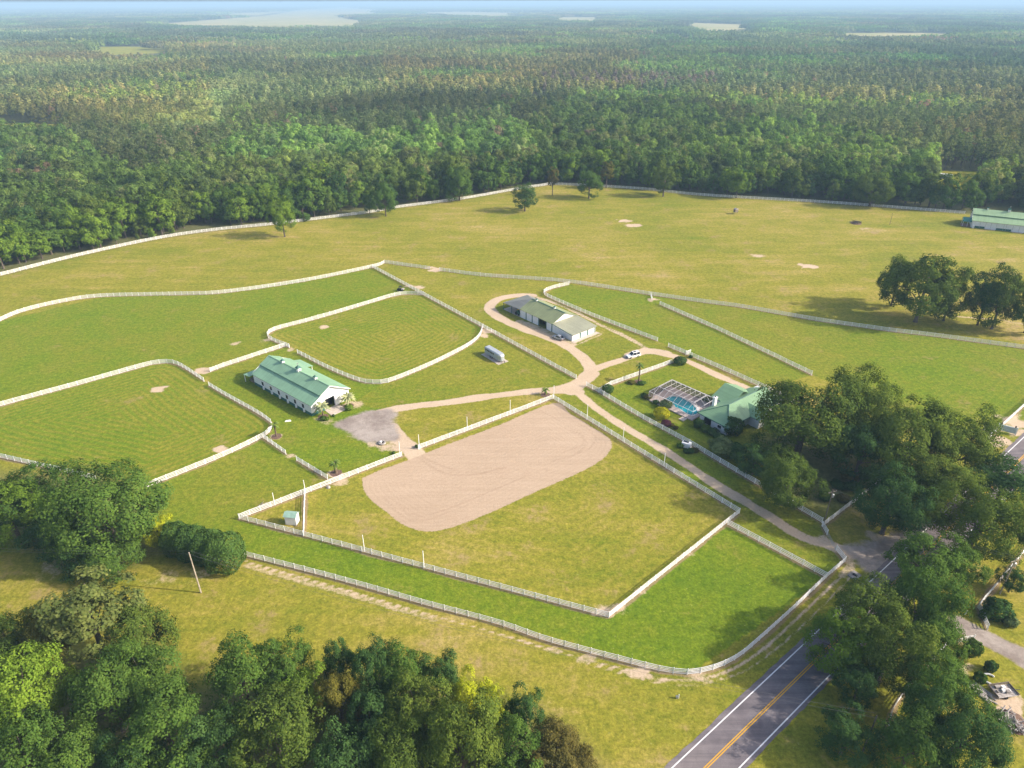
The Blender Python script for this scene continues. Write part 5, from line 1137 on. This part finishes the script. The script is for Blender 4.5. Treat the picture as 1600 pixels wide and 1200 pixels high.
# white utility box by the lane
x, y = AT(1072, 698); ub = thing('utility_box', 'white utility box with dark top panel among shrubs beside the lane fence', 'utility box', (x, y, 0), R_(-32))
m = MB(); m.prism([(-1.3, -.7, .1), (1.3, -.7, .1), (1.3, .7, .1), (-1.3, .7, .1)], [(-1.15, -.6, 1.3), (1.15, -.6, 1.3), (1.15, .6, 1.5), (-1.15, .6, 1.5)]); m.build('cabinet', M['trim'], ub); m = MB(); m.slab([(-.9, -.1, 1.44), (.5, -.1, 1.44), (.5, .5, 1.54), (-.9, .5, 1.54)], .05); m.build('top_panel', M['glass'], ub); m = MB(); m.box(-1.4, 1.4, -.8, .8, 0, .1); m.build('base_slab', M['concrete'], ub)
# sign panel beside the road
x, y = AT(1572, 676); sg = thing('sign_panel', 'pale blue-grey entrance panel with two black lamps beside the road', 'sign', (x, y, 0), R_(-35))
m = MB(); m.box(-2.0, 2.0, -.12, .12, .35, 2.1); m.build('panel', plain('pale_sign', (.45, .52, .53), .6), sg)
for q in (-2.1, 2.1): m = MB(); m.box(q - .12, q + .12, -.16, .16, 0, 2.3); m.build('post', M['trim'], sg)
for q in (-1.6, 1.6): m = MB(); m.lathe([(.12, 2.15), (.22, 2.3), (.18, 2.65), (.05, 2.75)], 8, q, 0); m.tube((q, 0, 2.0), (q, 0, 2.2), .05); m.build('lamp', M['black'], sg)
# drain inlet
x, y = AT(1335, 900); di = thing('drain_inlet', 'square concrete drain inlet with dark opening on the road verge', 'drain', (x, y, 0), R_(35))
m = MB(); m.box(-1.1, 1.1, -.9, -.5, 0, .35); m.box(-1.1, 1.1, .5, .9, 0, .35); m.box(-1.1, -.35, -.5, .5, 0, .35); m.box(.35, 1.1, -.5, .5, 0, .35); m.build('slab', M['stone'], di); m = MB(); m.box(-.35, .35, -.5, .5, 0, .06); m.build('opening', M['dark'], di)
# marker stake
x, y = AT(1060, 1091); mk = thing('marker_stake', 'small white and grey utility marker standing in the front grass', 'marker', (x, y, 0)); m = MB(); m.lathe([(.09, 0), (.09, .95), (.03, 1.05)], 8); m.build('stake', M['trim'], mk); m = MB(); m.box(-.45, -.15, -.15, .15, 0, .6); m.build('pedestal', M['steel'], mk)
# stump, sack, jump poles
x, y = AT(513, 762); m = MB(); m.lathe([(.55, 0), (.48, .25), (.36, .5), (.1, .58)], 9); o = m.build('stone_block', M['stone']); o.location = (x, y, 0); tag(o, 'rough grey stone lying inside the upper arena fence', 'stone')
x, y = AT(450, 658); m = MB(); m.prism([(-.9, -.3, 0), (.9, -.35, 0), (.8, .35, 0), (-.8, .3, 0)], [(-.7, -.2, .28), (.7, -.2, .32), (.6, .2, .3), (-.6, .2, .25)]); o = m.build('feed_sack', M['trim']); o.location = (x, y, 0); o.rotation_euler = (0, 0, .2); tag(o, 'white sack lying on the grass left of the barn corner', 'sack')
x, y = AT(411, 791); jp = thing('rail_pile', 'untidy pile of thin tan timber rails behind the upper arena fence', 'timber pile', (x, y, 0))
for k in range(11):
    a = random.uniform(-.6, .6); q = Vector((random.uniform(-1.4, 1.4), random.uniform(-.5, .5), .05)); e = q + Vector((math.cos(a) * 1.6, math.sin(a) * 1.2, random.uniform(.1, 1.6))); m = MB(); m.tube(q, e, .05, n=5); m.build('rail', M['concrete'], jp)
# field clutter
x, y = AT(1149, 334); hb = thing('deer_feeder', 'small brown box feeder standing in the far yellow field', 'feeder', (x, y, 0), .4); m = MB(); m.box(-1, 1, -.8, .8, 1.0, 2.6); m.build('box', M['wood'], hb); m = MB(); m.prism([(-1.2, -1, 2.6), (1.2, -1, 2.6), (1.2, 1, 2.6), (-1.2, 1, 2.6)], [(-.1, -.8, 3.2), (.1, -.8, 3.2), (.1, .8, 3.2), (-.1, .8, 3.2)]); m.build('roof', M['greywood'], hb)
for q in ((-.8, -.6), (.8, -.6), (.8, .6), (-.8, .6)): m = MB(); m.tube((*q, 0), (*q, 1.0), .07); m.build('leg', M['wood'], hb)
def brush(px, py, label, n, ln, rad, mat, name='brush_pile', cat='brush pile'):
    x, y = AT(px, py); o = thing(name, label, cat, (x, y, 0)); m = MB()
    for k in range(n):
        a, e = random.uniform(0, 6.28), random.uniform(0, .5); r = random.uniform(0, rad); q = Vector((r * math.cos(a * 3), r * math.sin(a * 3), random.uniform(.05, .5))); d = Vector((math.cos(a), math.sin(a), e)) * ln * random.uniform(.4, 1)
        m.tube(q - d / 2 + Vector((0, 0, ln * .12)), q + d / 2 + Vector((0, 0, ln * .12)), random.uniform(.04, .12), n=5)
    m.build('branches', M[mat], o); m = MB(); m.lathe([(rad * 1.1, 0), (rad * .8, .25), (rad * .3, .5)], 11); m.build('heap', M['mulch'], o)
brush(1337, 349, 'dark heap of felled branches in the far yellow field', 40, 4.0, 2.6, 'bark')
brush(1582, 1128, 'grey heap of brush and twigs on the neighbouring grass', 70, 2.2, 2.2, 'greywood')
# timber on the neighbouring plot
x, y = AT(1533, 1082); tb = thing('timber_stack', 'stack of grey weathered boards lying on the neighbouring grass', 'timber pile', (x, y, 0), R_(-55))
for k in range(12): m = MB(); yy = (k % 6) * .35 - 1.0; z = .05 + .14 * (k // 6); l0 = random.uniform(-2.2, -1.3); m.box(l0, l0 + random.uniform(2.5, 4.2), yy, yy + .22, z, z + .1); o = m.build('board', M['greywood'], tb); o.rotation_euler = (0, 0, random.uniform(-.12, .12))
x, y = AT(1566, 1083); wt = thing('flat_trailer', 'low wooden flat trailer loaded with scrap on the neighbouring grass', 'trailer', (x, y, 0), R_(8))
for k in range(7): m = MB(); m.box(-1.9, 1.9, -1.2 + k * .34, -.9 + k * .34, .55, .62); m.build('plank', M['greywood'], wt)
m = MB(); m.box(-1.95, 1.95, 1.2, 1.26, .6, 1.1); m.box(-1.95, -1.89, -1.2, 1.2, .6, .95); m.box(1.89, 1.95, -1.2, 1.2, .6, .95); m.build('side_rail', M['wood'], wt)
for k in range(6): m = MB(); q = (random.uniform(-1.4, 1.2), random.uniform(-.8, .6)); m.box(q[0], q[0] + random.uniform(.4, 1.1), q[1], q[1] + .5, .63, random.uniform(.8, 1.15)); m.build('scrap', M['stone'] if k % 2 else M['trim'], wt)
for s in (-1.15, 1.15): m = MB(); m.tube((-.3, s - .1, .3), (-.3, s + .1, .3), .3, n=12); m.build('wheel', M['rubber'], wt)
m = MB(); m.tube((1.9, 0, .5), (3.2, 0, .4), .06); m.build('drawbar', M['black'], wt)
x, y = AT(1546, 1062); m = MB()
for k in range(12):
    a0, a1 = .4 + k * .33, .4 + (k + 1) * .33; m.tube((1.1 * math.cos(a0), 1.1 * math.sin(a0), .2), (1.1 * math.cos(a1), 1.1 * math.sin(a1), .2), .16, n=6)
o = m.build('coiled_pipe', M['trim']); o.location = (x, y, 0); tag(o, 'curved pale pipe lying above the flat trailer', 'pipe')
x, y = AT(1507, 961); m = MB(); m.tube((0, 0, 0), (.25, 0, 1.1), .08, n=6); o = m.build('drive_post', M['white']); o.location = (x, y, 0); tag(o, 'short white post at the mouth of the neighbouring drive', 'post')
# barns in the far clearing
for i, (px, py, lab) in enumerate([(1463, 277, 'left one of the two small white shelters in the far clearing'), (1477, 279, 'right one of the two small white shelters in the far clearing')]):
    x, y = AT(px, py); o = thing('shelter', lab, 'shelter', (x, y, 0), R_(50 if i else 20), 'shelters in the far clearing'); m = MB(); n = 9
    A = [(2.2 * math.cos(math.pi * k / (n - 1)), -3.5, 1.2 + 2.0 * math.sin(math.pi * k / (n - 1))) for k in range(n)] + [(-2.2, -3.5, 0), (2.2, -3.5, 0)]; m.prism(A, [(p[0], 3.5, p[2]) for p in A]); m.build('shell', M['trim'], o); m = MB(); m.box(-1.3, 1.3, -3.56, -3.5, 0, 2.2); m.build('opening', M['steel'], o)

# ------------------------------------------------------------------ far fields and forest
t = NT('far_field'); p = t.pos(); n = t.noise(p, .004, 4, .6); n2 = t.noise(t.scaled(p, .002, .02), 1, 4); c = t.mix(t.ramp(t.math('ADD', t.math('MULTIPLY', n, .6), t.math('MULTIPLY', n2, .4)), .3, .7), (.25, .27, .07), (.47, .38, .20)); t.bsdf(c, .95, spec=.05); M['field'] = t.m
FIELDS = [
 [(240, 38), (330, 31), (420, 24), (470, 15), (540, 11), (610, 16), (600, 20), (520, 24), (575, 35), (540, 41), (400, 42)],
 [(300, 23), (420, 18), (470, 15), (400, 24)], [(640, 21), (700, 18), (830, 20), (835, 25), (760, 25)], [(860, 31), (880, 27), (940, 27), (935, 33)],
 [(1073, 35), (1110, 37), (1172, 38), (1175, 46), (1100, 50)], [(1290, 52), (1400, 51), (1500, 52), (1480, 56), (1320, 57)],
 [(130, 73), (200, 73), (260, 75), (255, 83), (180, 86), (135, 80)], [(-80, 194), (40, 193), (112, 195), (100, 203), (-80, 208)], [(0, 19), (45, 19), (40, 22), (0, 23)], [(1040, 57), (1080, 55), (1090, 60), (1050, 62)],
 [(820, 152), (880, 150), (900, 154), (830, 160)], [(1080, 35), (1070, 36), (1078, 41), (1085, 40)],
]
t = NT('clearing_grass'); p = t.pos(); n = t.noise(p, .05, 5, .6); n2 = t.noise(p, .4, 3); t.bsdf(t.mix(t.ramp(t.math('ADD', t.math('MULTIPLY', n, .7), t.math('MULTIPLY', n2, .3)), .3, .7), (.17, .20, .014), (.31, .27, .03)), .95, spec=.05); M['clearing'] = t.m
FIELDS += [[(1455, 289), (1458, 276), (1475, 267), (1530, 268), (1550, 279), (1500, 293)], [(1560, 268), (1600, 272), (1650, 278), (1600, 280)]]
W_FIELDS = [pts(P) for P in FIELDS]
for i, P in enumerate(W_FIELDS):
    me = bpy.data.meshes.new('far_field'); KK = (1.0, 1.06) if i in (7, 10, 12) else (1.0,); NQ = len(P)
    me.from_pydata([(x / k, y / k, .06 + .012 * i + .003 * q) for q, k in enumerate(KK) for x, y in P], [], [list(range(q * NQ, q * NQ + NQ)) for q in range(len(KK))]); me.materials.append(M['clearing'] if i in (6, 7, 9, 10, 12, 13) else M['field']); tag(link(bpy.data.objects.new('field', me)), kind='structure')
r = np.random.default_rng(99)
def jit_grid(d0, d1, sp):
    ys = np.arange(60, d1 * 1.02, sp); out = []
    for y in ys:
        hx = 0.86 * y + 60; xs = np.arange(-hx, hx, sp); q = np.c_[xs, np.full(len(xs), y)] + r.uniform(-.42, .42, (len(xs), 2)) * sp; out.append(q)
    P = np.vstack(out); D = np.hypot(P[:, 0], P[:, 1]); return P[(D >= d0) & (D < d1)]
per = [(-2500., -400.), (-600., 110.)] + [tuple(p) for p in FL['perimeter']] + [tuple(AT(1560, 322)), tuple(AT(1640, 330)), (420., 330.), (900., 230.), (9000., 0.), (60000., 60000.), (-60000., 60000.)]
def allowed(P, marg):
    X, Y = P[:, 0], P[:, 1]; ok = inpoly(X, Y, per)
    ok &= dist_line(X, Y, [tuple(p) for p in FL['perimeter']], marg + 1) > marg
    for Q in W_FIELDS + CLEAR:
        for k in ((1.0, 1.05, 1.1, 1.15, 1.2) if max(q[1] for q in Q) > 1000 else (1.0, 1.06, 1.13)): ok &= ~inpoly(X * k, Y * k, Q)
    return P[ok]
curve = np.array([(0, 205), (100, 220), (170, 262), (230, 285), (300, 268), (350, 252), (450, 238), (600, 224), (700, 214), (760, 206), (850, 182), (900, 160), (980, 144), (1060, 152), (1120, 190), (1250, 196), (1330, 212), (1400, 232), (1470, 262), (1530, 262), (1600, 262)], float)
def stand(P, cell=190.0):
    X, Y = P[:, 0] + 40 * wobble(P[:, 0], P[:, 1], .01, 31), P[:, 1] + 40 * wobble(P[:, 0], P[:, 1], .01, 32); ix, iy = np.floor(X / cell), np.floor(Y / cell); best = np.full(len(X), 1e18); out = np.zeros((len(X), 4))
    def h(a, b, k): v = np.sin(a * 127.1 + b * 311.7 + k * 74.7) * 43758.5453; return v - np.floor(v)
    for dx in (-1, 0, 1):
        for dy in (-1, 0, 1):
            a, b = ix + dx, iy + dy; d = (X - (a + h(a, b, 1)) * cell) ** 2 + (Y - (b + h(a, b, 2)) * cell) ** 2; m = d < best; best[m] = d[m]
            for k in range(4): out[m, k] = h(a, b, 3 + k)[m]
    return out
def kinds(P, cell=190.0):
    CUR[0] = P; CUR[1] = cell
    px, py, dep = PIX(P[:, 0], P[:, 1], 8.0); yb = np.interp(px, curve[:, 0], curve[:, 1])
    n = wobble(P[:, 0], P[:, 1], .02, 3) * 1.2 + wobble(P[:, 0], P[:, 1], .006, 8)
    broad = (py > yb + 8 * n)
    far_b = (~broad) & (n + .35 * (px > 950) * (py < 140) + r.normal(0, .15, len(px)) + 1.1 * (stand(P, CUR[1])[:, 2] - .62) > .22); creek = (np.abs(px - (300 + (205 - py) * 1.1)) < 30 + 25 * n) & (py > 120) & (py < 215) & (px < 450)
    return broad | far_b | creek, px, py, n, creek
CUR = [None, 190.0]
pineC = np.array([(.105, .150, .042), (.150, .185, .056), (.190, .210, .070), (.125, .155, .058)]); broadC = np.array([(.090, .165, .026), (.120, .205, .030), (.165, .255, .034), (.100, .142, .034), (.180, .220, .062), (.066, .118, .028)])
def tints(br, n, creek, py, k=1.0):
    N = len(br); S4 = stand(CUR[0], CUR[1]); c = np.where(br[:, None], broadC[r.choice(6, N, p=[.27, .25, .16, .16, .08, .08])], pineC[r.integers(0, 4, N)]) * r.uniform(.85, 1.18, N)[:, None]
    c = np.where(creek[:, None], c * .5 + np.array([.24, .28, .11]) * .5, c)
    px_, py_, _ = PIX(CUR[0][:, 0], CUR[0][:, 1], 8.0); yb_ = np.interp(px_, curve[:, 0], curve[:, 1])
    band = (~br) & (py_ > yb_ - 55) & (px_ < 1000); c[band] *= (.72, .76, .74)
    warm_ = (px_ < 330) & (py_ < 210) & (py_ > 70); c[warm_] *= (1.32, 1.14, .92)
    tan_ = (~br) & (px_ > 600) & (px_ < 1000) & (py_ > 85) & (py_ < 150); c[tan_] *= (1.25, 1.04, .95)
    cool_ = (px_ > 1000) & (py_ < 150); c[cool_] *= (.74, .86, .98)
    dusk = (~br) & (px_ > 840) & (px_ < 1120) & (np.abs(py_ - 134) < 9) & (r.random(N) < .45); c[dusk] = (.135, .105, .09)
    red = (r.random(N) < .010); c[red] = (.19, .14, .08); c = c * (1 + .22 * np.clip(n, -1, 1))[:, None] * (.72 + .6 * S4[:, :1]); warm = np.clip((S4[:, 1:2] - .55) * 2.2, 0, 1); c = c * 1.12; g_ = c.mean(1, keepdims=True); c = c * .85 + g_ * .15; return c * (1 + warm * np.array([.30, .08, .20])) * (1 - .25 * np.clip((.35 - S4[:, 1:2]) * 3, 0, 1) * np.array([1, .3, 0]))
# prototypes of the far trees (kept out of the scene; drawn through the forest object)
pcol = bpy.data.collections.new('forest_kinds'); PN = []
def pobj(name, me):
    o = bpy.data.objects.new('k%02d_%s' % (len(PN), name), me); pcol.objects.link(o); PN.append(name); return len(PN) - 1
def joined(name, cm, tm):
    bm = bmesh.new(); bm.from_mesh(cm); nf = len(bm.faces); bm.from_mesh(tm); bm.faces.ensure_lookup_table()
    for f in bm.faces[nf:]: f.material_index = 1
    me = bpy.data.meshes.new(name); bm.to_mesh(me); bm.free(); me.materials.append(LEAF['forest']); me.materials.append(M['bark']); return me
K_mid = [pobj('mid', joined('mid', c, tm)) for c, tm in PROTO['mid'][0]]; K_pine = [pobj('pine', joined('pine', c, tm)) for c, tm in PROTO['pine'][0]]
def low_tree(seed, R, H, zb, nl, leaf, cone):
    rr = np.random.default_rng(seed); d = unit(rr, nl); d[:, 2] = np.abs(d[:, 2]) * 1.25 - .35; k = rr.uniform(.6, 1.0, nl)
    P = d * k[:, None] * np.array([R, R, (H - zb) * .62]) + np.array([0, 0, zb + (H - zb) * .38])
    if cone: P[:, :2] *= np.clip(1.35 - (P[:, 2] - zb) / (H - zb), .42, 1)[:, None]
    N = d + rr.normal(0, .3, (nl, 3)) + np.array([0, 0, .3]); N /= np.linalg.norm(N, axis=1)[:, None]; return quads(P, N, leaf * rr.uniform(.7, 1.3, nl), rr, .8)
K_lb, K_lp = [], []
for i in range(3): K_lb.append(pobj('lowbroad', mesh_np('lb', *low_tree(i, 4.5, 16, 1.5, 160, 1.8, False), LEAF['forest']))); K_lp.append(pobj('lowpine', mesh_np('lp', *low_tree(20 + i, 3.7, 20, 5, 120, 1.7, False), LEAF['forest'])))
def patch(seed, size, n, nl, leaf, mix, R, H):
    rr = np.random.default_rng(seed); VV, FF = [], []; b = 0
    for k in range(n):
        s = rr.uniform(.75, 1.3); Vq, Fq = low_tree(seed * 1000 + k, R * s, H * s, 2.5, nl, leaf, rr.random() < mix); Vq = Vq + np.array([rr.uniform(-.5, .5) * size, rr.uniform(-.5, .5) * size, 0]); VV.append(Vq); FF.append(Fq + b); b += len(Vq)
    return mesh_np('patch', np.vstack(VV), np.vstack(FF), LEAF['forest'])
K_c = [pobj('patchc', patch(i, 80, 95, 26, 4.2, .7, 4.6, 18)) for i in range(3)]; K_d = [pobj('patchd', patch(10 + i, 330, 240, 10, 15.0, .4, 15, 15)) for i in range(2)]
PTS, IDX, SCL, TNT = [], [], [], []
def addp(P, idx, s, tint): PTS.append(P); IDX.append(idx); SCL.append(s); TNT.append(tint)
A = allowed(jit_grid(150, 820, 6.8), 4.2); br, px, py, n, ck = kinds(A)
keep = np.where(br, r.random(len(A)) < .90, True); CUR[0] = A[keep]; A, br, px, py, n, ck = A[keep], br[keep], px[keep], py[keep], n[keep], ck[keep]
dep = PIX(A[:, 0], A[:, 1], 10.)[2]; vis = (px > -15) & (px < 1615) & (py < 470)
# how far behind the fence: front rows show most
fdist = dist_line(A[:, 0], A[:, 1], [tuple(p) for p in FL['perimeter']], 60)
front = vis & br; score = np.where(front, dep + fdist * 5.0, 1e9); order = np.argsort(score)[:218]; sel = np.zeros(len(A), bool); sel[order] = True
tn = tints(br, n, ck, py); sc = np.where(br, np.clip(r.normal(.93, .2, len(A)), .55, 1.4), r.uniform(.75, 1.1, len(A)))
ORD = 'first second third fourth fifth sixth seventh eighth ninth tenth eleventh twelfth thirteenth fourteenth fifteenth sixteenth seventeenth eighteenth nineteenth twentieth'.split()
def nth(k): return ORD[k] if k < 20 else '%d%s' % (k + 1, {1: 'st', 2: 'nd', 3: 'rd'}.get((k + 1) % 10, 'th'))
seen = {}
for i in sorted(np.where(sel)[0], key=lambda q: px[q]):
    lum = tn[i][1]; mt, cw = ('bright', 'light green') if lum > .20 else (('green', 'green') if lum > .145 else (('oak', 'olive green') if lum > .11 else ('dark', 'dark green')))
    sz = 'small' if sc[i] < .84 else ('tall' if sc[i] > 1.02 else 'middling'); row = 'front' if fdist[i] < 11 else ('second' if fdist[i] < 20 else 'rear'); key = (sz, cw, row); k = seen.get(key, 0); seen[key] = k + 1
    put_tree('forest_tree', '%s %s %s tree from the left in the %s row behind the far fence' % (nth(k), sz, cw, row), 'mid', A[i, 0], A[i, 1], 5.4 * sc[i] * 1.08, 18 * sc[i] * r.uniform(.9, 1.1), mt, 'forest edge trees behind the far fence')
R2 = ~sel
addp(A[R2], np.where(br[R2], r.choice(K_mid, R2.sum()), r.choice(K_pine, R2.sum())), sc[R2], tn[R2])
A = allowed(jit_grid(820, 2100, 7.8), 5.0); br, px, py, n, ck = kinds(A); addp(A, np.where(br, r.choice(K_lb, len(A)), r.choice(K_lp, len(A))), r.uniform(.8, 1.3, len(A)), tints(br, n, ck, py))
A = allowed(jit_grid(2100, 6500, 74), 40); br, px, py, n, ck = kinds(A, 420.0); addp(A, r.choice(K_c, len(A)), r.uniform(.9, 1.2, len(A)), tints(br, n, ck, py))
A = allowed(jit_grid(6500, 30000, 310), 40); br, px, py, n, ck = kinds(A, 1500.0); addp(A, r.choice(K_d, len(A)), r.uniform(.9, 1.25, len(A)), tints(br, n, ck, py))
P = np.vstack(PTS); I = np.concatenate(IDX); S = np.concatenate(SCL); T = np.vstack(TNT); NP = len(P)
me = bpy.data.meshes.new('forest_points'); me.vertices.add(NP); me.vertices.foreach_set('co', np.c_[P, np.zeros(NP)].astype(np.float32).ravel())
for nm, typ, val, fld in (('kind_index', 'INT', I.astype(np.int32), 'value'), ('size', 'FLOAT', S.astype(np.float32), 'value'), ('spin', 'FLOAT', r.uniform(0, 6.28, NP).astype(np.float32), 'value')):
    a = me.attributes.new(nm, typ, 'POINT'); a.data.foreach_set(fld, val)
a = me.attributes.new('tint', 'FLOAT_COLOR', 'POINT'); a.data.foreach_set('color', np.c_[T, np.ones(NP)].astype(np.float32).ravel())
me.update()
forest = link(bpy.data.objects.new('forest', me)); tag(forest, 'mixed pine and broadleaf forest stretching to the horizon', 'forest', kind='stuff')
ng = bpy.data.node_groups.new('forest_scatter', 'GeometryNodeTree'); ng.interface.new_socket('Geometry', in_out='INPUT', socket_type='NodeSocketGeometry'); ng.interface.new_socket('Geometry', in_out='OUTPUT', socket_type='NodeSocketGeometry')
gi, go = ng.nodes.new('NodeGroupInput'), ng.nodes.new('NodeGroupOutput'); jg = ng.nodes.new('GeometryNodeJoinGeometry'); m2p = ng.nodes.new('GeometryNodeMeshToPoints'); ng.links.new(gi.outputs[0], m2p.inputs[0])
def na(nm, typ): n_ = ng.nodes.new('GeometryNodeInputNamedAttribute'); n_.data_type = typ; n_.inputs[0].default_value = nm; return n_.outputs[0]
kx, sx_, sz_ = na('kind_index', 'INT'), na('spin', 'FLOAT'), na('size', 'FLOAT'); cx_ = ng.nodes.new('ShaderNodeCombineXYZ'); ng.links.new(sx_, cx_.inputs[2]); e2r = ng.nodes.new('FunctionNodeEulerToRotation'); ng.links.new(cx_.outputs[0], e2r.inputs[0])
for k, ob in enumerate(sorted(pcol.objects, key=lambda o: o.name)):
    oi = ng.nodes.new('GeometryNodeObjectInfo'); oi.inputs[0].default_value = ob; oi.inputs['As Instance'].default_value = False
    cp = ng.nodes.new('FunctionNodeCompare'); cp.data_type = 'INT'; cp.operation = 'EQUAL'; ng.links.new(kx, cp.inputs[2]); cp.inputs[3].default_value = k
    iop = ng.nodes.new('GeometryNodeInstanceOnPoints'); ng.links.new(m2p.outputs[0], iop.inputs['Points']); ng.links.new(cp.outputs[0], iop.inputs['Selection']); ng.links.new(oi.outputs['Geometry'], iop.inputs['Instance'])
    ng.links.new(e2r.outputs[0], iop.inputs['Rotation']); ng.links.new(sz_, iop.inputs['Scale']); ng.links.new(iop.outputs[0], jg.inputs[0])
ng.links.new(jg.outputs[0], go.inputs[0])
md = forest.modifiers.new('scatter', 'NODES'); md.node_group = ng
print('forest points', NP, 'posts', npost)
# ------------------------------------------------------------------ haze
hz_ = 46000.0; m = MB(); m.box(-hz_, hz_, -3100, hz_, -1.0, 122.0)
t = NT('haze_air'); vo = t.n('ShaderNodeVolumePrincipled'); vo.inputs['Color'].default_value = (.48, .73, 1.0, 1); vo.inputs['Density'].default_value = .00016; vo.inputs['Anisotropy'].default_value = 0.0
t.link(vo.outputs[0], t.out.inputs['Volume']); hzo = m.build('haze', t.m); tag(hzo, kind='stuff')
